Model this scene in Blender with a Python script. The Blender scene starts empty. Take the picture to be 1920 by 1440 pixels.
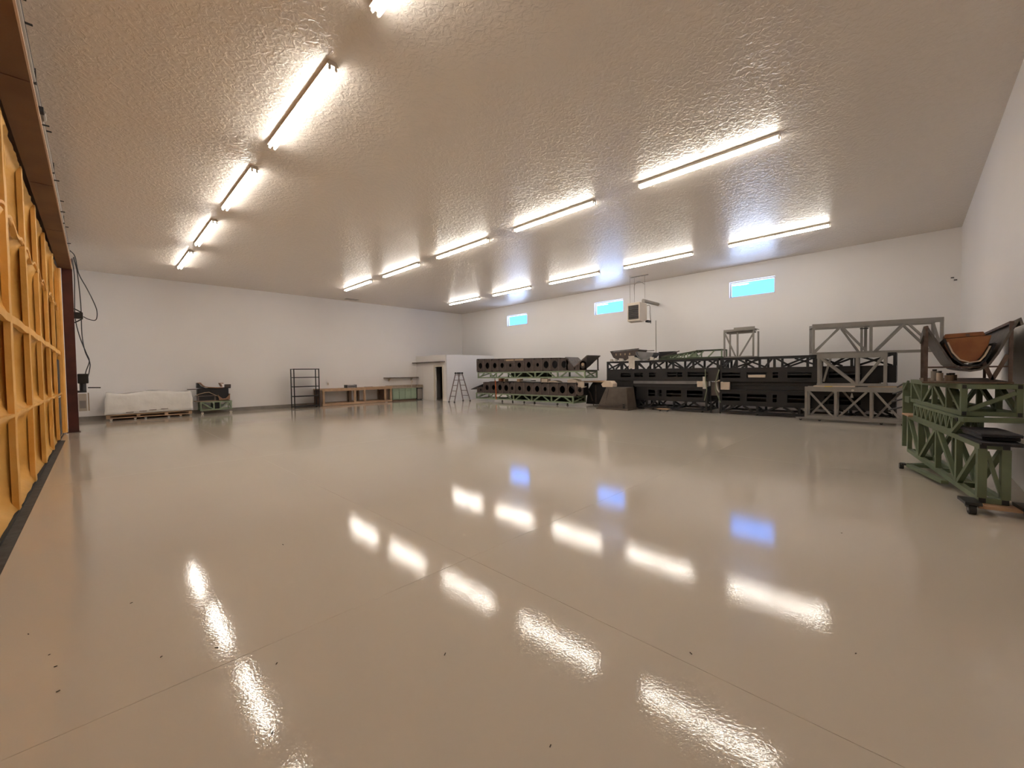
import bpy, math, random
from mathutils import Vector, Matrix, noise
random.seed(7)
D = bpy.data
COL = bpy.context.scene.collection
SC = bpy.context.scene
PI = math.pi

# ------------------------------------------------------------------ camera
HC = 1.49
YAW, PITCH, ROLL, FPX = 0.7961, -0.0285, -0.0146, 763.9
F = Vector((math.sin(YAW)*math.cos(PITCH), math.cos(YAW)*math.cos(PITCH), math.sin(PITCH)))
R0 = Vector((math.cos(YAW), -math.sin(YAW), 0)); U0 = R0.cross(F)
R = R0*math.cos(ROLL) + U0*math.sin(ROLL)
U = U0*math.cos(ROLL) - R0*math.sin(ROLL)
cd = D.cameras.new('camera'); cam = D.objects.new('camera', cd); COL.objects.link(cam)
cam.matrix_world = Matrix(((R.x, U.x, -F.x, 0), (R.y, U.y, -F.y, 0), (R.z, U.z, -F.z, HC), (0, 0, 0, 1)))
cd.sensor_width = 36; cd.lens = FPX/1920*36; cd.clip_start = 0.02; cd.clip_end = 300
SC.camera = cam

# ------------------------------------------------------------------ sky, exposure
SKY = (0.25, 1.35, 4.8); GROUND = (6.0, 8.0, 12.5); SKY_STR = 1.0
LAMP_COL = (1.0, 0.95, 0.875); LAMP_STR = 27.0
w = D.worlds.new('world'); SC.world = w; w.use_nodes = True
WN, WL = w.node_tree.nodes, w.node_tree.links
bg = WN['Background']; bg.inputs[1].default_value = SKY_STR
wtc = WN.new('ShaderNodeTexCoord'); wsep = WN.new('ShaderNodeSeparateXYZ'); wr = WN.new('ShaderNodeMapRange'); wmx = WN.new('ShaderNodeMix'); wmx.data_type = 'RGBA'
WL.new(wtc.outputs['Generated'], wsep.inputs[0]); WL.new(wsep.outputs['Z'], wr.inputs['Value'])
wr.inputs['From Min'].default_value = -.03; wr.inputs['From Max'].default_value = .03      # sunlit pale yard below the horizon, blue sky above
wmx.inputs[6].default_value = (*GROUND, 1); wmx.inputs[7].default_value = (*SKY, 1)
WL.new(wr.outputs[0], wmx.inputs[0]); WL.new(wmx.outputs[2], bg.inputs[0])
SC.view_settings.view_transform = 'Standard'; SC.view_settings.look = 'None'
SC.view_settings.exposure = 0.6; SC.view_settings.gamma = 1.0
SC.view_settings.use_curve_mapping = False
SC.cycles.max_bounces = 8; SC.cycles.diffuse_bounces = 6; SC.cycles.glossy_bounces = 3; SC.cycles.adaptive_threshold = 0.03
SC.cycles.transparent_max_bounces = 12

# ------------------------------------------------------------------ materials
def nodes(m): return m.node_tree.nodes, m.node_tree.links
def mat(name, col, rough=.6, var=.0, vscale=4.0, bump=0., bscale=60., metal=0., spec=.5, col2=None, detail=4., coat=0.):
    m = D.materials.new(name); m.use_nodes = True
    N, L = nodes(m); b = N['Principled BSDF']
    b.inputs['Base Color'].default_value = (*col, 1); b.inputs['Roughness'].default_value = rough
    b.inputs['Metallic'].default_value = metal; b.inputs['Specular IOR Level'].default_value = spec
    b.inputs['Coat Weight'].default_value = coat
    tc = N.new('ShaderNodeTexCoord')
    if var or col2:
        n = N.new('ShaderNodeTexNoise'); n.inputs['Scale'].default_value = vscale; n.inputs['Detail'].default_value = detail
        L.new(tc.outputs['Object'], n.inputs['Vector'])
        mx = N.new('ShaderNodeMix'); mx.data_type = 'RGBA'
        c2 = col2 or tuple(c*(1-var) for c in col)
        mx.inputs[6].default_value = (*col, 1); mx.inputs[7].default_value = (*c2, 1)
        rp = N.new('ShaderNodeValToRGB'); rp.color_ramp.elements[0].position = .35; rp.color_ramp.elements[1].position = .68
        L.new(n.outputs['Fac'], rp.inputs['Fac']); L.new(rp.outputs['Color'], mx.inputs[0])
        L.new(mx.outputs[2], b.inputs['Base Color'])
    if bump:
        n2 = N.new('ShaderNodeTexNoise'); n2.inputs['Scale'].default_value = bscale; n2.inputs['Detail'].default_value = 3
        L.new(tc.outputs['Object'], n2.inputs['Vector'])
        bp = N.new('ShaderNodeBump'); bp.inputs['Strength'].default_value = bump; bp.inputs['Distance'].default_value = .02
        L.new(n2.outputs['Fac'], bp.inputs['Height']); L.new(bp.outputs['Normal'], b.inputs['Normal'])
    return m

M = {}
M['wall'] = mat('wall_paint', (.89, .87, .865), .55, .03, .35, .06, 35., spec=.3)
M['partition'] = mat('partition_paint', (.80, .80, .83), .5, .02, .6, spec=.3)
M['curb'] = mat('concrete_curb', (.30, .27, .24), .7, .25, 3., .1)
M['foam'] = mat('spray_foam', (.80, .45, .12), .55, .2, 2.2, .5, 11., col2=(.68, .35, .07), spec=.4)
M['skin'] = mat('door_skin', (.10, .09, .08), .7)
M['beam'] = mat('primer_beam', (.16, .08, .04), .6, .25, 1.4, .05, col2=(.12, .052, .026))
M['redox'] = mat('red_oxide_column', (.085, .018, .013), .45, .4, 3., .05)
M['lip'] = mat('pale_flange', (.55, .40, .30), .6)
M['darksteel'] = mat('dark_steel', (.05, .048, .05), .5, .3, 3.)
M['strip'] = mat('bare_dark_concrete', (.075, .067, .058), .8, .4, 9., .3, 40.)
M['white'] = mat('white_enamel', (.72, .66, .58), .4)
M['green'] = mat('sage_green_paint', (.25, .32, .21), .5, .18, 5.)
M['olive'] = mat('vignetted_green_paint', (.15, .19, .11), .5, .18, 5.)  # darkened sage green: vignetting over the near pile is put into its colour
M['darkgreen'] = mat('dark_green_paint', (.05, .07, .035), .55, .2, 5.)
M['black'] = mat('black_paint', (.007, .007, .009), .45, .2, 4.)
M['blackmold'] = mat('black_mold_laminate', (.013, .012, .013), .5, .3, 3.)
M['brown'] = mat('brown_laminate', (.085, .062, .054), .55, .35, 5., .2, 20.)
M['brownlt'] = mat('brown_laminate_edge', (.15, .115, .10), .6, .3, 6.)
M['grey'] = mat('grey_frame_paint', (.27, .255, .235), .5, .15, 4.)
M['carpet'] = mat('grey_carpet', (.17, .155, .145), .95, .3, 12., .5, 90.)
M['carpetdk'] = mat('dark_carpet', (.04, .04, .045), .95, .3, 12., .4, 90.)
M['rust'] = mat('rusty_steel', (.16, .11, .09), .7, .4, 9., .3, 40., col2=(.08, .05, .04))
M['oldply'] = mat('dirty_plywood', (.17, .115, .08), .7, .4, 3., .1)
M['orangewood'] = mat('varnished_redwood', (.30, .12, .045), .4, .4, 5., .05, col2=(.17, .05, .022))
M['wood'] = mat('pine_lumber', (.52, .34, .21), .65, .25, 4.)
M['wooddk'] = mat('dark_plywood', (.20, .125, .085), .7, .3, 4.)
M['tan'] = mat('tan_board', (.42, .31, .21), .7, .2, 3.)
M['blkplastic'] = mat('black_plastic', (.014, .014, .014), .35)
M['rubber'] = mat('rubber', (.02, .02, .02), .6)
M['chrome'] = mat('galvanised_metal', (.5, .48, .45), .3, .1, 6., metal=.9)
M['alu'] = mat('ladder_aluminium', (.30, .25, .25), .45, .2, 6., metal=.4)
M['mint'] = mat('mint_cabinet_paint', (.33, .42, .31), .5, .08, 3.)
M['counter'] = mat('tan_laminate', (.44, .35, .27), .4, .2, 9.)
M['greymetal'] = mat('grey_fridge_metal', (.30, .27, .24), .4, .1)
M['heater'] = mat('heater_enamel', (.56, .49, .41), .4, .05, 3.)
M['paper'] = mat('cream_foam_paper', (.62, .52, .42), .8, .15, 5.)
M['whitecloth'] = mat('white_cloth', (.62, .58, .52), .9, .15, 8., .3)
M['plastic'] = mat('white_shrink_wrap', (.86, .84, .81), .22, .05, 3., .35, 9., coat=.3)
M['orange'] = mat('orange_strap', (.75, .14, .03), .6)
M['strapgreen'] = mat('olive_strap', (.17, .19, .12), .7)
M['tarp'] = mat('brown_grey_plastic', (.105, .08, .062), .5, .25, 4., .1)
M['cable'] = mat('cable_rubber', (.045, .045, .05), .5)
M['copper'] = mat('brown_leather_strap', (.36, .20, .12), .55, .3, 8.)
M['roomshade'] = mat('painted_room_shade', (.05, .038, .025), .8)  # gloom of the unlit restroom put into its wall and ceiling colour
M['crumb'] = mat('dark_crumb', (.05, .035, .02), .8)
M['greysheet'] = mat('grey_sheet', (.23, .225, .23), .5, .2, 4.)
M['yellow'] = mat('yellow_tape', (.7, .5, .06), .6)

def tube_mat():
    m = D.materials.new('lit_tube'); m.use_nodes = True; N, L = nodes(m)
    b = N['Principled BSDF']; b.inputs['Base Color'].default_value = (.9, .9, .88, 1)
    b.inputs['Emission Color'].default_value = (*LAMP_COL, 1); b.inputs['Emission Strength'].default_value = LAMP_STR
    return m
M['tube'] = tube_mat()

def glass_mat():
    m = D.materials.new('window_glass'); m.use_nodes = True; N, L = nodes(m)
    N.remove(N['Principled BSDF']); out = N['Material Output']
    t = N.new('ShaderNodeBsdfTransparent'); t.inputs[0].default_value = (.98, .99, 1, 1)
    g = N.new('ShaderNodeBsdfGlossy'); g.inputs['Roughness'].default_value = .02
    lw = N.new('ShaderNodeLayerWeight'); lw.inputs['Blend'].default_value = .5
    pw = N.new('ShaderNodeMath'); pw.operation = 'POWER'; L.new(lw.outputs['Facing'], pw.inputs[0]); pw.inputs[1].default_value = 5
    f = N.new('ShaderNodeMath'); f.operation = 'MULTIPLY_ADD'; L.new(pw.outputs[0], f.inputs[0]); f.inputs[1].default_value = .6; f.inputs[2].default_value = .04
    mx = N.new('ShaderNodeMixShader'); L.new(f.outputs[0], mx.inputs[0]); L.new(t.outputs[0], mx.inputs[1]); L.new(g.outputs[0], mx.inputs[2])
    L.new(mx.outputs[0], out.inputs[0]); return m
M['glass'] = glass_mat()

def ceiling_mat():
    m = mat('textured_ceiling_paint', (.76, .695, .63), .27, 0, spec=.5); N, L = nodes(m); b = N['Principled BSDF']
    tc = N['Texture Coordinate']
    v = N.new('ShaderNodeTexNoise'); v.inputs['Scale'].default_value = 13.; v.inputs['Detail'].default_value = 3; v.inputs['Distortion'].default_value = .8
    L.new(tc.outputs['Object'], v.inputs['Vector'])
    rp = N.new('ShaderNodeValToRGB'); rp.color_ramp.elements[0].position = .42; rp.color_ramp.elements[1].position = .62
    L.new(v.outputs['Fac'], rp.inputs['Fac'])
    n2 = N.new('ShaderNodeTexNoise'); n2.inputs['Scale'].default_value = 1.3; n2.inputs['Detail'].default_value = 2
    L.new(tc.outputs['Object'], n2.inputs['Vector'])
    b1 = N.new('ShaderNodeBump'); b1.inputs['Strength'].default_value = .33; b1.inputs['Distance'].default_value = .012
    L.new(rp.outputs['Color'], b1.inputs['Height'])
    b2 = N.new('ShaderNodeBump'); b2.inputs['Strength'].default_value = .10; b2.inputs['Distance'].default_value = .05
    L.new(n2.outputs['Fac'], b2.inputs['Height']); L.new(b2.outputs['Normal'], b1.inputs['Normal'])
    L.new(b1.outputs['Normal'], b.inputs['Normal'])
    return m
M['ceiling'] = ceiling_mat()

def floor_mat():
    m = mat('glossy_epoxy_floor', (.38, .33, .28), .035, 0, spec=.42); N, L = nodes(m); b = N['Principled BSDF']
    tc = N.new('ShaderNodeNewGeometry')
    n = N.new('ShaderNodeTexNoise'); n.inputs['Scale'].default_value = .35; n.inputs['Detail'].default_value = 3
    L.new(tc.outputs['Position'], n.inputs['Vector'])
    mx = N.new('ShaderNodeMix'); mx.data_type = 'RGBA'
    mx.inputs[6].default_value = (.60, .545, .465, 1); mx.inputs[7].default_value = (.555, .50, .425, 1)
    L.new(n.outputs['Fac'], mx.inputs[0]); L.new(mx.outputs[2], b.inputs['Base Color'])
    f1 = N.new('ShaderNodeTexNoise'); f1.inputs['Scale'].default_value = 70.; f1.inputs['Detail'].default_value = 2
    f2 = N.new('ShaderNodeTexNoise'); f2.inputs['Scale'].default_value = 1.4; f2.inputs['Detail'].default_value = 3
    for q in (f1, f2): L.new(tc.outputs['Position'], q.inputs['Vector'])
    b1 = N.new('ShaderNodeBump'); b1.inputs['Strength'].default_value = .20; b1.inputs['Distance'].default_value = .0017
    b2 = N.new('ShaderNodeBump'); b2.inputs['Strength'].default_value = .08; b2.inputs['Distance'].default_value = .01
    L.new(f2.outputs['Fac'], b2.inputs['Height']); L.new(f1.outputs['Fac'], b1.inputs['Height'])
    L.new(b2.outputs['Normal'], b1.inputs['Normal']); L.new(b1.outputs['Normal'], b.inputs['Normal'])
    return m
M['floor'] = floor_mat()

# ------------------------------------------------------------------ mesh helpers
class MB:
    def __init__(s): s.v = []; s.f = []
    def add(s, vs, fs):
        o = len(s.v); s.v += [tuple(x) for x in vs]; s.f += [tuple(i+o for i in f) for f in fs]; return s
    def box(s, a, b):
        x0, y0, z0 = a; x1, y1, z1 = b
        x0, x1 = min(x0, x1), max(x0, x1); y0, y1 = min(y0, y1), max(y0, y1); z0, z1 = min(z0, z1), max(z0, z1)
        return s.add([(x0,y0,z0),(x1,y0,z0),(x1,y1,z0),(x0,y1,z0),(x0,y0,z1),(x1,y0,z1),(x1,y1,z1),(x0,y1,z1)],
              [(0,3,2,1),(4,5,6,7),(0,1,5,4),(1,2,6,5),(2,3,7,6),(3,0,4,7)])
    def bar(s, p, q, w=.04, h=None, up=(0,0,1)):
        """square tube from p to q"""
        h = h or w; p = Vector(p); q = Vector(q); d = (q-p).normalized(); up = Vector(up)
        if abs(d.dot(up)) > .95: up = Vector((0,1,0))
        a = d.cross(up).normalized()*w/2; b = a.cross(d).normalized()*h/2
        vs = [p-a-b, p+a-b, p+a+b, p-a+b, q-a-b, q+a-b, q+a+b, q-a+b]
        return s.add(vs, [(0,3,2,1),(4,5,6,7),(0,1,5,4),(1,2,6,5),(2,3,7,6),(3,0,4,7)])
    def cyl(s, p, q, r, n=10, r2=None):
        p = Vector(p); q = Vector(q); d = (q-p).normalized(); up = Vector((0,0,1)) if abs(d.z) < .9 else Vector((1,0,0))
        a = d.cross(up).normalized(); b = a.cross(d); r2 = r if r2 is None else r2
        vs = []
        for k in range(n):
            t = 2*PI*k/n; e = a*math.cos(t)+b*math.sin(t); vs += [p+e*r, q+e*r2]
        fs = [(2*k, 2*((k+1)%n), 2*((k+1)%n)+1, 2*k+1) for k in range(n)]
        fs += [tuple(2*k for k in reversed(range(n))), tuple(2*k+1 for k in range(n))]
        return s.add(vs, fs)
    def path(s, pts, r=.01, n=6, sub=6):
        P = [Vector(p) for p in pts]; Q = [P[0]*2-P[1]] + P + [P[-1]*2-P[-2]]; C = []
        for i in range(1, len(Q)-2):
            for k in range(sub):
                t = k/sub; a, b, c, d = Q[i-1:i+3]
                C.append(.5*((2*b)+(c-a)*t+(2*a-5*b+4*c-d)*t*t+(3*b-a-3*c+d)*t**3))
        C.append(P[-1]); rings = []
        for i, c in enumerate(C):
            d = (C[min(i+1, len(C)-1)]-C[max(i-1, 0)]).normalized()
            up = Vector((.13, .27, 1)).normalized()
            if abs(d.dot(up)) > .93: up = Vector((1, .2, 0)).normalized()
            a = d.cross(up).normalized(); b = a.cross(d)
            rings.append([c+(a*math.cos(2*PI*k/n)+b*math.sin(2*PI*k/n))*r for k in range(n)])
        vs = [v for rg in rings for v in rg]; fs = []
        for i in range(len(rings)-1):
            for k in range(n): fs.append((i*n+k, i*n+(k+1)%n, (i+1)*n+(k+1)%n, (i+1)*n+k))
        fs += [tuple(reversed(range(n))), tuple(range(len(vs)-n, len(vs)))]
        return s.add(vs, fs)
    def prism(s, poly, axis, a, b):
        """poly: 2D points; axis 'x','y','z' extrusion axis from a to b"""
        def P(u, v, t): return {'x': (t, u, v), 'y': (u, t, v), 'z': (u, v, t)}[axis]
        n = len(poly); vs = [P(u, v, a) for u, v in poly]+[P(u, v, b) for u, v in poly]
        fs = [tuple(reversed(range(n))), tuple(range(n, 2*n))]+[(i, (i+1)%n, n+(i+1)%n, n+i) for i in range(n)]
        return s.add(vs, fs)
    def sheet(s, curve, axis, a, b, th=.01):
        """thick curved sheet: curve = 2D points (open), extruded along axis"""
        n = len(curve); off = []
        for i in range(n):
            p0 = Vector(curve[max(i-1, 0)]); p1 = Vector(curve[min(i+1, n-1)]); d = (p1-p0).normalized()
            off.append((curve[i][0]+d.y*th, curve[i][1]-d.x*th))
        for i in range(n-1):
            s.prism([curve[i], curve[i+1], off[i+1], off[i]], axis, a, b)
        return s
    def build(s, name, m, parent=None, smooth=False, bevel=0):
        me = D.meshes.new(name); me.from_pydata(s.v, [], s.f); me.update()
        import bmesh
        b = bmesh.new(); b.from_mesh(me); bmesh.ops.recalc_face_normals(b, faces=b.faces); b.to_mesh(me); b.free()
        me.materials.append(M[m] if isinstance(m, str) else m)
        if smooth:
            for p in me.polygons: p.use_smooth = True
        o = D.objects.new(name, me); COL.objects.link(o)
        if parent: o.parent = parent
        if bevel:
            md = o.modifiers.new('bevel', 'BEVEL'); md.width = bevel; md.segments = 2; md.limit_method = 'ANGLE'
        return o

def tag(o, label=None, cat=None, group=None, kind=None):
    if label: o['label'] = label
    if cat: o['category'] = cat
    if group: o['group'] = group
    if kind: o['kind'] = kind
    return o
def thing(name, label, cat, loc=(0,0,0), rz=0, group=None):
    o = D.objects.new(name, None); COL.objects.link(o); o.location = loc; o.rotation_euler = (0,0,rz)
    o.empty_display_size = .1
    return tag(o, label, cat, group)
def copy_tree(o, parent=None):
    c = o.copy(); COL.objects.link(c)
    if parent: c.parent = parent
    for ch in list(o.children): copy_tree(ch, c)
    return c

def holed(mb, u0, u1, v0, v1, holes, put):
    """grid of boxes with rectangular holes; put(ua,ub,va,vb) adds a box"""
    us = sorted({u0, u1, *[h[0] for h in holes], *[h[1] for h in holes]}); vs = sorted({v0, v1, *[h[2] for h in holes], *[h[3] for h in holes]})
    for i in range(len(us)-1):
        run = None
        for j in range(len(vs)-1):
            cu, cv = (us[i]+us[i+1])/2, (vs[j]+vs[j+1])/2
            inh = any(h[0] < cu < h[1] and h[2] < cv < h[3] for h in holes)
            if not inh:
                if run is None: run = vs[j]
            if (inh or j == len(vs)-2) and run is not None:
                put(us[i], us[i+1], run, vs[j] if inh else vs[j+1]); run = None

# ------------------------------------------------------------------ setting
XW, YF, YN, ZC = 16.67, 20.77, -0.967, 5.29
XD = -0.64
YC = 16.6                      # column
b = MB().box((-1.2, YN-.2, -.25), (XW+.3, YF+.3, -.012)); fl = tag(b.build('floor', 'floor'), kind='structure')
xs = [XD-.02, 2.06, 7.64, 13.2, XW]; ys = [YN, 2.53, 8.6, 14.7, YF]
g = .0008
for i in range(4):
    for j in range(4):
        mb = MB(); x0, x1, y0, y1 = xs[i]+g*(i > 0), xs[i+1]-g*(i < 3), ys[j]+g*(j > 0), ys[j+1]-g*(j < 3)
        if i == 0: x0 = XD+.085 if j < 3 else x0
        c = .0014
        mb.add([(x0,y0,-.012),(x1,y0,-.012),(x1,y1,-.012),(x0,y1,-.012),(x0,y0,-c),(x1,y0,-c),(x1,y1,-c),(x0,y1,-c),
                (x0+c,y0+c,0),(x1-c,y0+c,0),(x1-c,y1-c,0),(x0+c,y1-c,0)],
               [(0,3,2,1),(8,9,10,11),(0,1,5,4),(1,2,6,5),(2,3,7,6),(3,0,4,7),(4,5,9,8),(5,6,10,9),(6,7,11,10),(7,4,8,11)])
        mb.build('floor_slab', 'floor', fl)
tag(MB().box((XD-.12, YN, -.011), (XD+.083, 16.45, -.002)).build('trim_1', 'strip'), kind='structure')
tag(MB().box((-1.2, YN-.2, ZC), (XW+.3, YF+.3, ZC+.2)).build('ceiling', 'ceiling'), kind='structure')
tag(MB().box((-1.2, YF, -.2), (XW+.3, YF+.2, ZC)).build('wall_back', 'wall'), kind='structure')
tag(MB().box((-1.2, YN-.2, -.2), (XW+.3, YN, ZC)).build('wall_near', 'wall'), kind='structure')
mb = MB(); mb.box((-1.2, YN, -.2), (-.95, YF, ZC)); tag(mb.build('wall_left', 'skin'), kind='structure')
tag(MB().box((-.95, YN, 4.80), (-.44, YC, ZC)).build('wall_left_upper', 'lip'), kind='structure')
tag(MB().box((-.95, YC+.02, 0), (-.62, YF, ZC)).build('wall_left_end', 'wall'), kind='structure')
# window wall
WZ0, WZ1 = 4.14, 4.725
WY = [(15.10, 16.63), (9.27, 10.76), (3.41, 4.87)]
mb = MB(); holed(mb, YN-.2, YF, -.2, ZC, [(a, c, WZ0, WZ1) for a, c in WY], lambda ua, ub, va, vb: mb.box((XW, ua, va), (XW+.17, ub, vb)))
tag(mb.build('wall_right', 'wall'), kind='structure')
for i, (a, c) in enumerate(WY):
    r = tag(MB().box((XW+.02, a, WZ0), (XW+.16, c, WZ0+.012)).build('window_%d' % (i+1), 'white'), kind='structure')
    mb = MB(); t = .045; x0, x1 = XW+.085, XW+.135
    mb.box((x0, a, WZ0+.012), (x1, c, WZ0+t)); mb.box((x0, a, WZ1-t), (x1, c, WZ1)); mb.box((x0, a, WZ0+t), (x1, a+t, WZ1-t)); mb.box((x0, c-t, WZ0+t), (x1, c, WZ1-t))
    mb.build('window_frame', 'white', r)
    MB().box((XW+.105, a+t, WZ0+t), (XW+.111, c-t, WZ1-t)).build('pane', 'glass', r)
# concrete curb under the far wall
tag(MB().box((-.6, YF-.03, 0), (11.1, YF, .15)).build('baseboard_back', 'curb'), kind='structure')

# ------------------------------------------------------------------ restroom box in the far corner
RX, RY, RZ = 13.2, 17.9, 2.5
mb = MB(); holed(mb, RY, YF, 0, RZ, [(18.2, 18.9, 0, 1.86)], lambda ua, ub, va, vb: mb.box((RX, ua, va), (RX+.1, ub, vb)))
tag(mb.build('wall_restroom_left', 'wall'), kind='structure')
tag(MB().box((RX, RY-.1, 0), (XW, RY, RZ)).build('wall_restroom_front', 'partition'), kind='structure')
tag(MB().box((RX+.1, RY, RZ-.08), (XW, YF, RZ)).build('ceiling_restroom', 'roomshade'), kind='structure')
tag(MB().box((RX+1.7, RY, 0), (RX+1.75, YF, RZ-.08)).build('wall_restroom_inner', 'roomshade'), kind='structure')
d = tag(MB().box((RX+.1, 18.2, 0), (RX+.78, 18.235, 1.84)).build('door_1', 'white'), kind='structure')
mb = MB(); mb.box((RX-.02, 18.9, 0), (RX+.0, 19.0, 1.96)); mb.box((RX-.02, 18.1, 0), (RX, 18.2, 1.96)); mb.box((RX-.02, 18.2, 1.86), (RX, 18.9, 1.96))
mb.build('door_frame', 'white', d); MB().cyl((RX+.72, 18.235, .92), (RX+.72, 18.29, .92), .022).build('door_handle', 'chrome', d)
tag(MB().box((RX-.28, RY+.05, 2.10), (RX, YF, 2.14)).build('trim_2', 'brownlt'), kind='structure')
t = thing('vanity_cabinet', 'grey low cabinet seen through the dark restroom doorway', 'cabinet', (RX+1.45, 18.7, 0))
MB().box((-.22, -.4, 0), (.22, .4, .78)).build('body', 'greysheet', t); MB().box((-.24, -.42, .78), (.24, .42, .81)).build('top', 'greymetal', t)

# ------------------------------------------------------------------ big foam-sprayed hangar door (left)
door = thing('hangar_door', 'tall hangar door covered in yellow-orange sprayed insulation foam with ribs', 'door', (XD, 0, 0))
RIBS = [-.2, 1.65, 3.5, 5.35, 7.2, 9.0, 10.82, 12.7, 14.6, 16.42]
ROWS = [.02, 1.10, 2.18, 3.36, 4.47]
def nz(y, z, s): return noise.noise(Vector((y*s, z*s, 3.3)))
edges = [YN+.02]+RIBS
for bi in range(len(edges)-1):
    y0, y1 = edges[bi], edges[bi+1]
    for ri in range(4):
        z0, z1 = ROWS[ri], ROWS[ri+1]
        NU, NV = 16, 10; vs = []; fs = []
        dd = .19+.03*math.sin(bi*2.1+ri*1.3)
        dark = (bi == 9 and ri < 2)
        for i in range(NU+1):
            u = (i/NU)**.6; su = min(1, u/.22); su = su*su*(3-2*su); e = min(1, (1-u)/.16); su *= e**.6
            for j in range(NV+1):
                v = j/NV; sv = (1-abs(2*v-1)**4)**.8
                y = y0+(y1-y0)*u; z = z0+(z1-z0)*v
                lump = .012*nz(y, z, 2.2)+.005*nz(y, z, 7)
                if ri == 3: lump += .035*abs(nz(y, z*.6, 4.5))
                dx = -.03-dd*su*sv+lump
                vs.append((dx, y, z))
        for i in range(NU):
            for j in range(NV):
                a = i*(NV+1)+j; fs.append((a, a+NV+1, a+NV+2, a+1))
        mb = MB(); mb.add(vs, fs); o = mb.build('foam_panel', 'foam', door, smooth=True)
        md = o.modifiers.new('thick', 'SOLIDIFY'); md.thickness = .03; md.offset = 1 if False else -1
def lumpy(name, pts, wid, prot, vertical):
    """foam bead: pts along, wid across, protrusion in +x"""
    n = len(pts); prof = [(-wid/2, -.05), (-wid/2, prot*.55), (-wid*.3, prot), (wid*.3, prot), (wid/2, prot*.55), (wid/2, -.05)]
    vs = []; fs = []
    for i, p in enumerate(pts):
        for k, (a, h) in enumerate(prof):
            y, z = (p[0]+a, p[1]) if vertical else (p[0], p[1]+a)
            q = .004*nz(y*1.0, z, 2.)+.003*nz(y+k*3, z, 9.)
            if vertical: vs.append((h+(q if h > 0 else 0), y+q*.6, z))
            else: vs.append((h+(q if h > 0 else 0), y, z+q*1.5))
    m_ = len(prof)
    for i in range(n-1):
        for k in range(m_-1): fs.append((i*m_+k, i*m_+k+1, (i+1)*m_+k+1, (i+1)*m_+k))
    fs += [tuple(range(m_)), tuple(range((n-1)*m_, n*m_))]
    mb = MB(); mb.add(vs, fs); return mb.build(name, 'foam', door, smooth=False)
for y in RIBS:
    lumpy('foam_rib', [(y, .03+k*(4.44)/36) for k in range(37)], .17, .004, True)
for z in ROWS[1:4]:
    for bi in range(len(edges)-1):
        y0, y1 = edges[bi], edges[bi+1]
        lumpy('foam_girt', [(y0+(y1-y0)*k/12, z+(.05*math.sin(k*.9+bi) if z > 3 else .008*math.sin(k*.7+bi))) for k in range(13)], .09 if 2 < z < 3 else .035, .004, False)
MB().box((-.20, YN, 0), (-.17, 16.5, 4.49)).build('door_skin', 'skin', door)
MB().box((-.05, 15.2, .03), (-.012, 15.95, 1.02)).build('window_panel', 'darksteel', door)
MB().box((-.05, 15.2, 1.05), (-.012, 15.95, 1.98)).build('window_panel', 'darksteel', door)
MB().box((-.05, 15.2, 1.02), (-.008, 15.95, 1.05)).build('window_rail', 'white', door)
MB().box((-.12, YN, .0), (-.0, 16.45, .02)).build('bottom_seal', 'rubber', door)

lumpy('foam_jamb', [(16.46, .03+k*(4.44)/36) for k in range(37)], .16, .068, True)
t = thing('header_beam', 'long orange-brown primed steel beam above the foam door', 'beam', (0, 0, 4.5))
MB().box((-.62, YN+.01, 0), (-.37, YC-.06, .03)).build('flange', 'beam', t)
MB().box((-.375, YN+.01, .002), (-.355, YC-.06, .045)).build('flange_edge', 'lip', t)
MB().box((-.505, YN+.01, .03), (-.475, YC-.06, .27)).build('web', 'beam', t)
MB().box((-.60, YN+.01, .27), (-.40, YC-.06, .298)).build('flange', 'beam', t)
for k, y in enumerate([3.1, 6.4, 9.6, 12.4]):
    MB().box((-.60, y, -.004), (-.372, y+.012, .001)).build('weld_seam', 'redox', t)
t = thing('steel_column', 'dark red painted steel column at the far end of the foam door', 'column', (-.465, YC+.12, 0))
MB().box((-.1, -.12, 0), (.1, -.10, 4.80)).build('flange', 'redox', t); MB().box((-.1, .10, 0), (.1, .12, 4.80)).build('flange', 'redox', t)
MB().box((-.012, -.10, 0), (.012, .10, 4.80)).build('web', 'redox', t)
MB().box((-.13, -.15, 0), (.13, .15, .015)).build('base_plate', 'redox', t)
# conduits and rods over the beam
t = thing('overhead_conduit', 'thin grey conduit pipe running along above the orange-brown beam', 'pipe', (-.40, 0, 5.0))
MB().cyl((0, YN+.1, 0), (0, 16.5, 0), .018, 8).build('pipe', 'chrome', t); MB().cyl((.0, YN+.1, .12), (.0, 16.5, .12), .012, 8).build('pipe', 'cable', t)
for y in (4.2, 7.4, 10.4, 13.6): MB().box((-.034, y, -.03), (.02, y+.03, .15)).build('pipe_clamp', 'darksteel', t)
for k, y in enumerate([2.6, 5.3, 5.75, 6.35, 8.4, 8.9, 10.6, 12.2, 12.5, 14.2, 15.3]):
    tag(MB().cyl((-.435, y, 4.92+.13*(k % 2)), (-.335, y+.02, 4.93+.13*(k % 2)), .011, 6).build('steel_rod', 'blkplastic'),
        'short black rod sticking out above the orange-brown beam, %s from the camera end' % ['first', 'second', 'third', 'fourth', 'fifth', 'sixth', 'seventh', 'eighth', 'ninth', 'tenth', 'eleventh'][k], 'rod', 'black rods above the door beam')
t = thing('floodlight', 'small dark fitting with a bright metal can on the beam conduit', 'lamp', (-.385, 7.9, 4.92))
MB().box((-.03, -.05, -.06), (.03, .05, .0)).build('body', 'darksteel', t); MB().cyl((.01, .05, -.02), (.01, .22, -.04), .035, 10).build('can', 'chrome', t)

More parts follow.
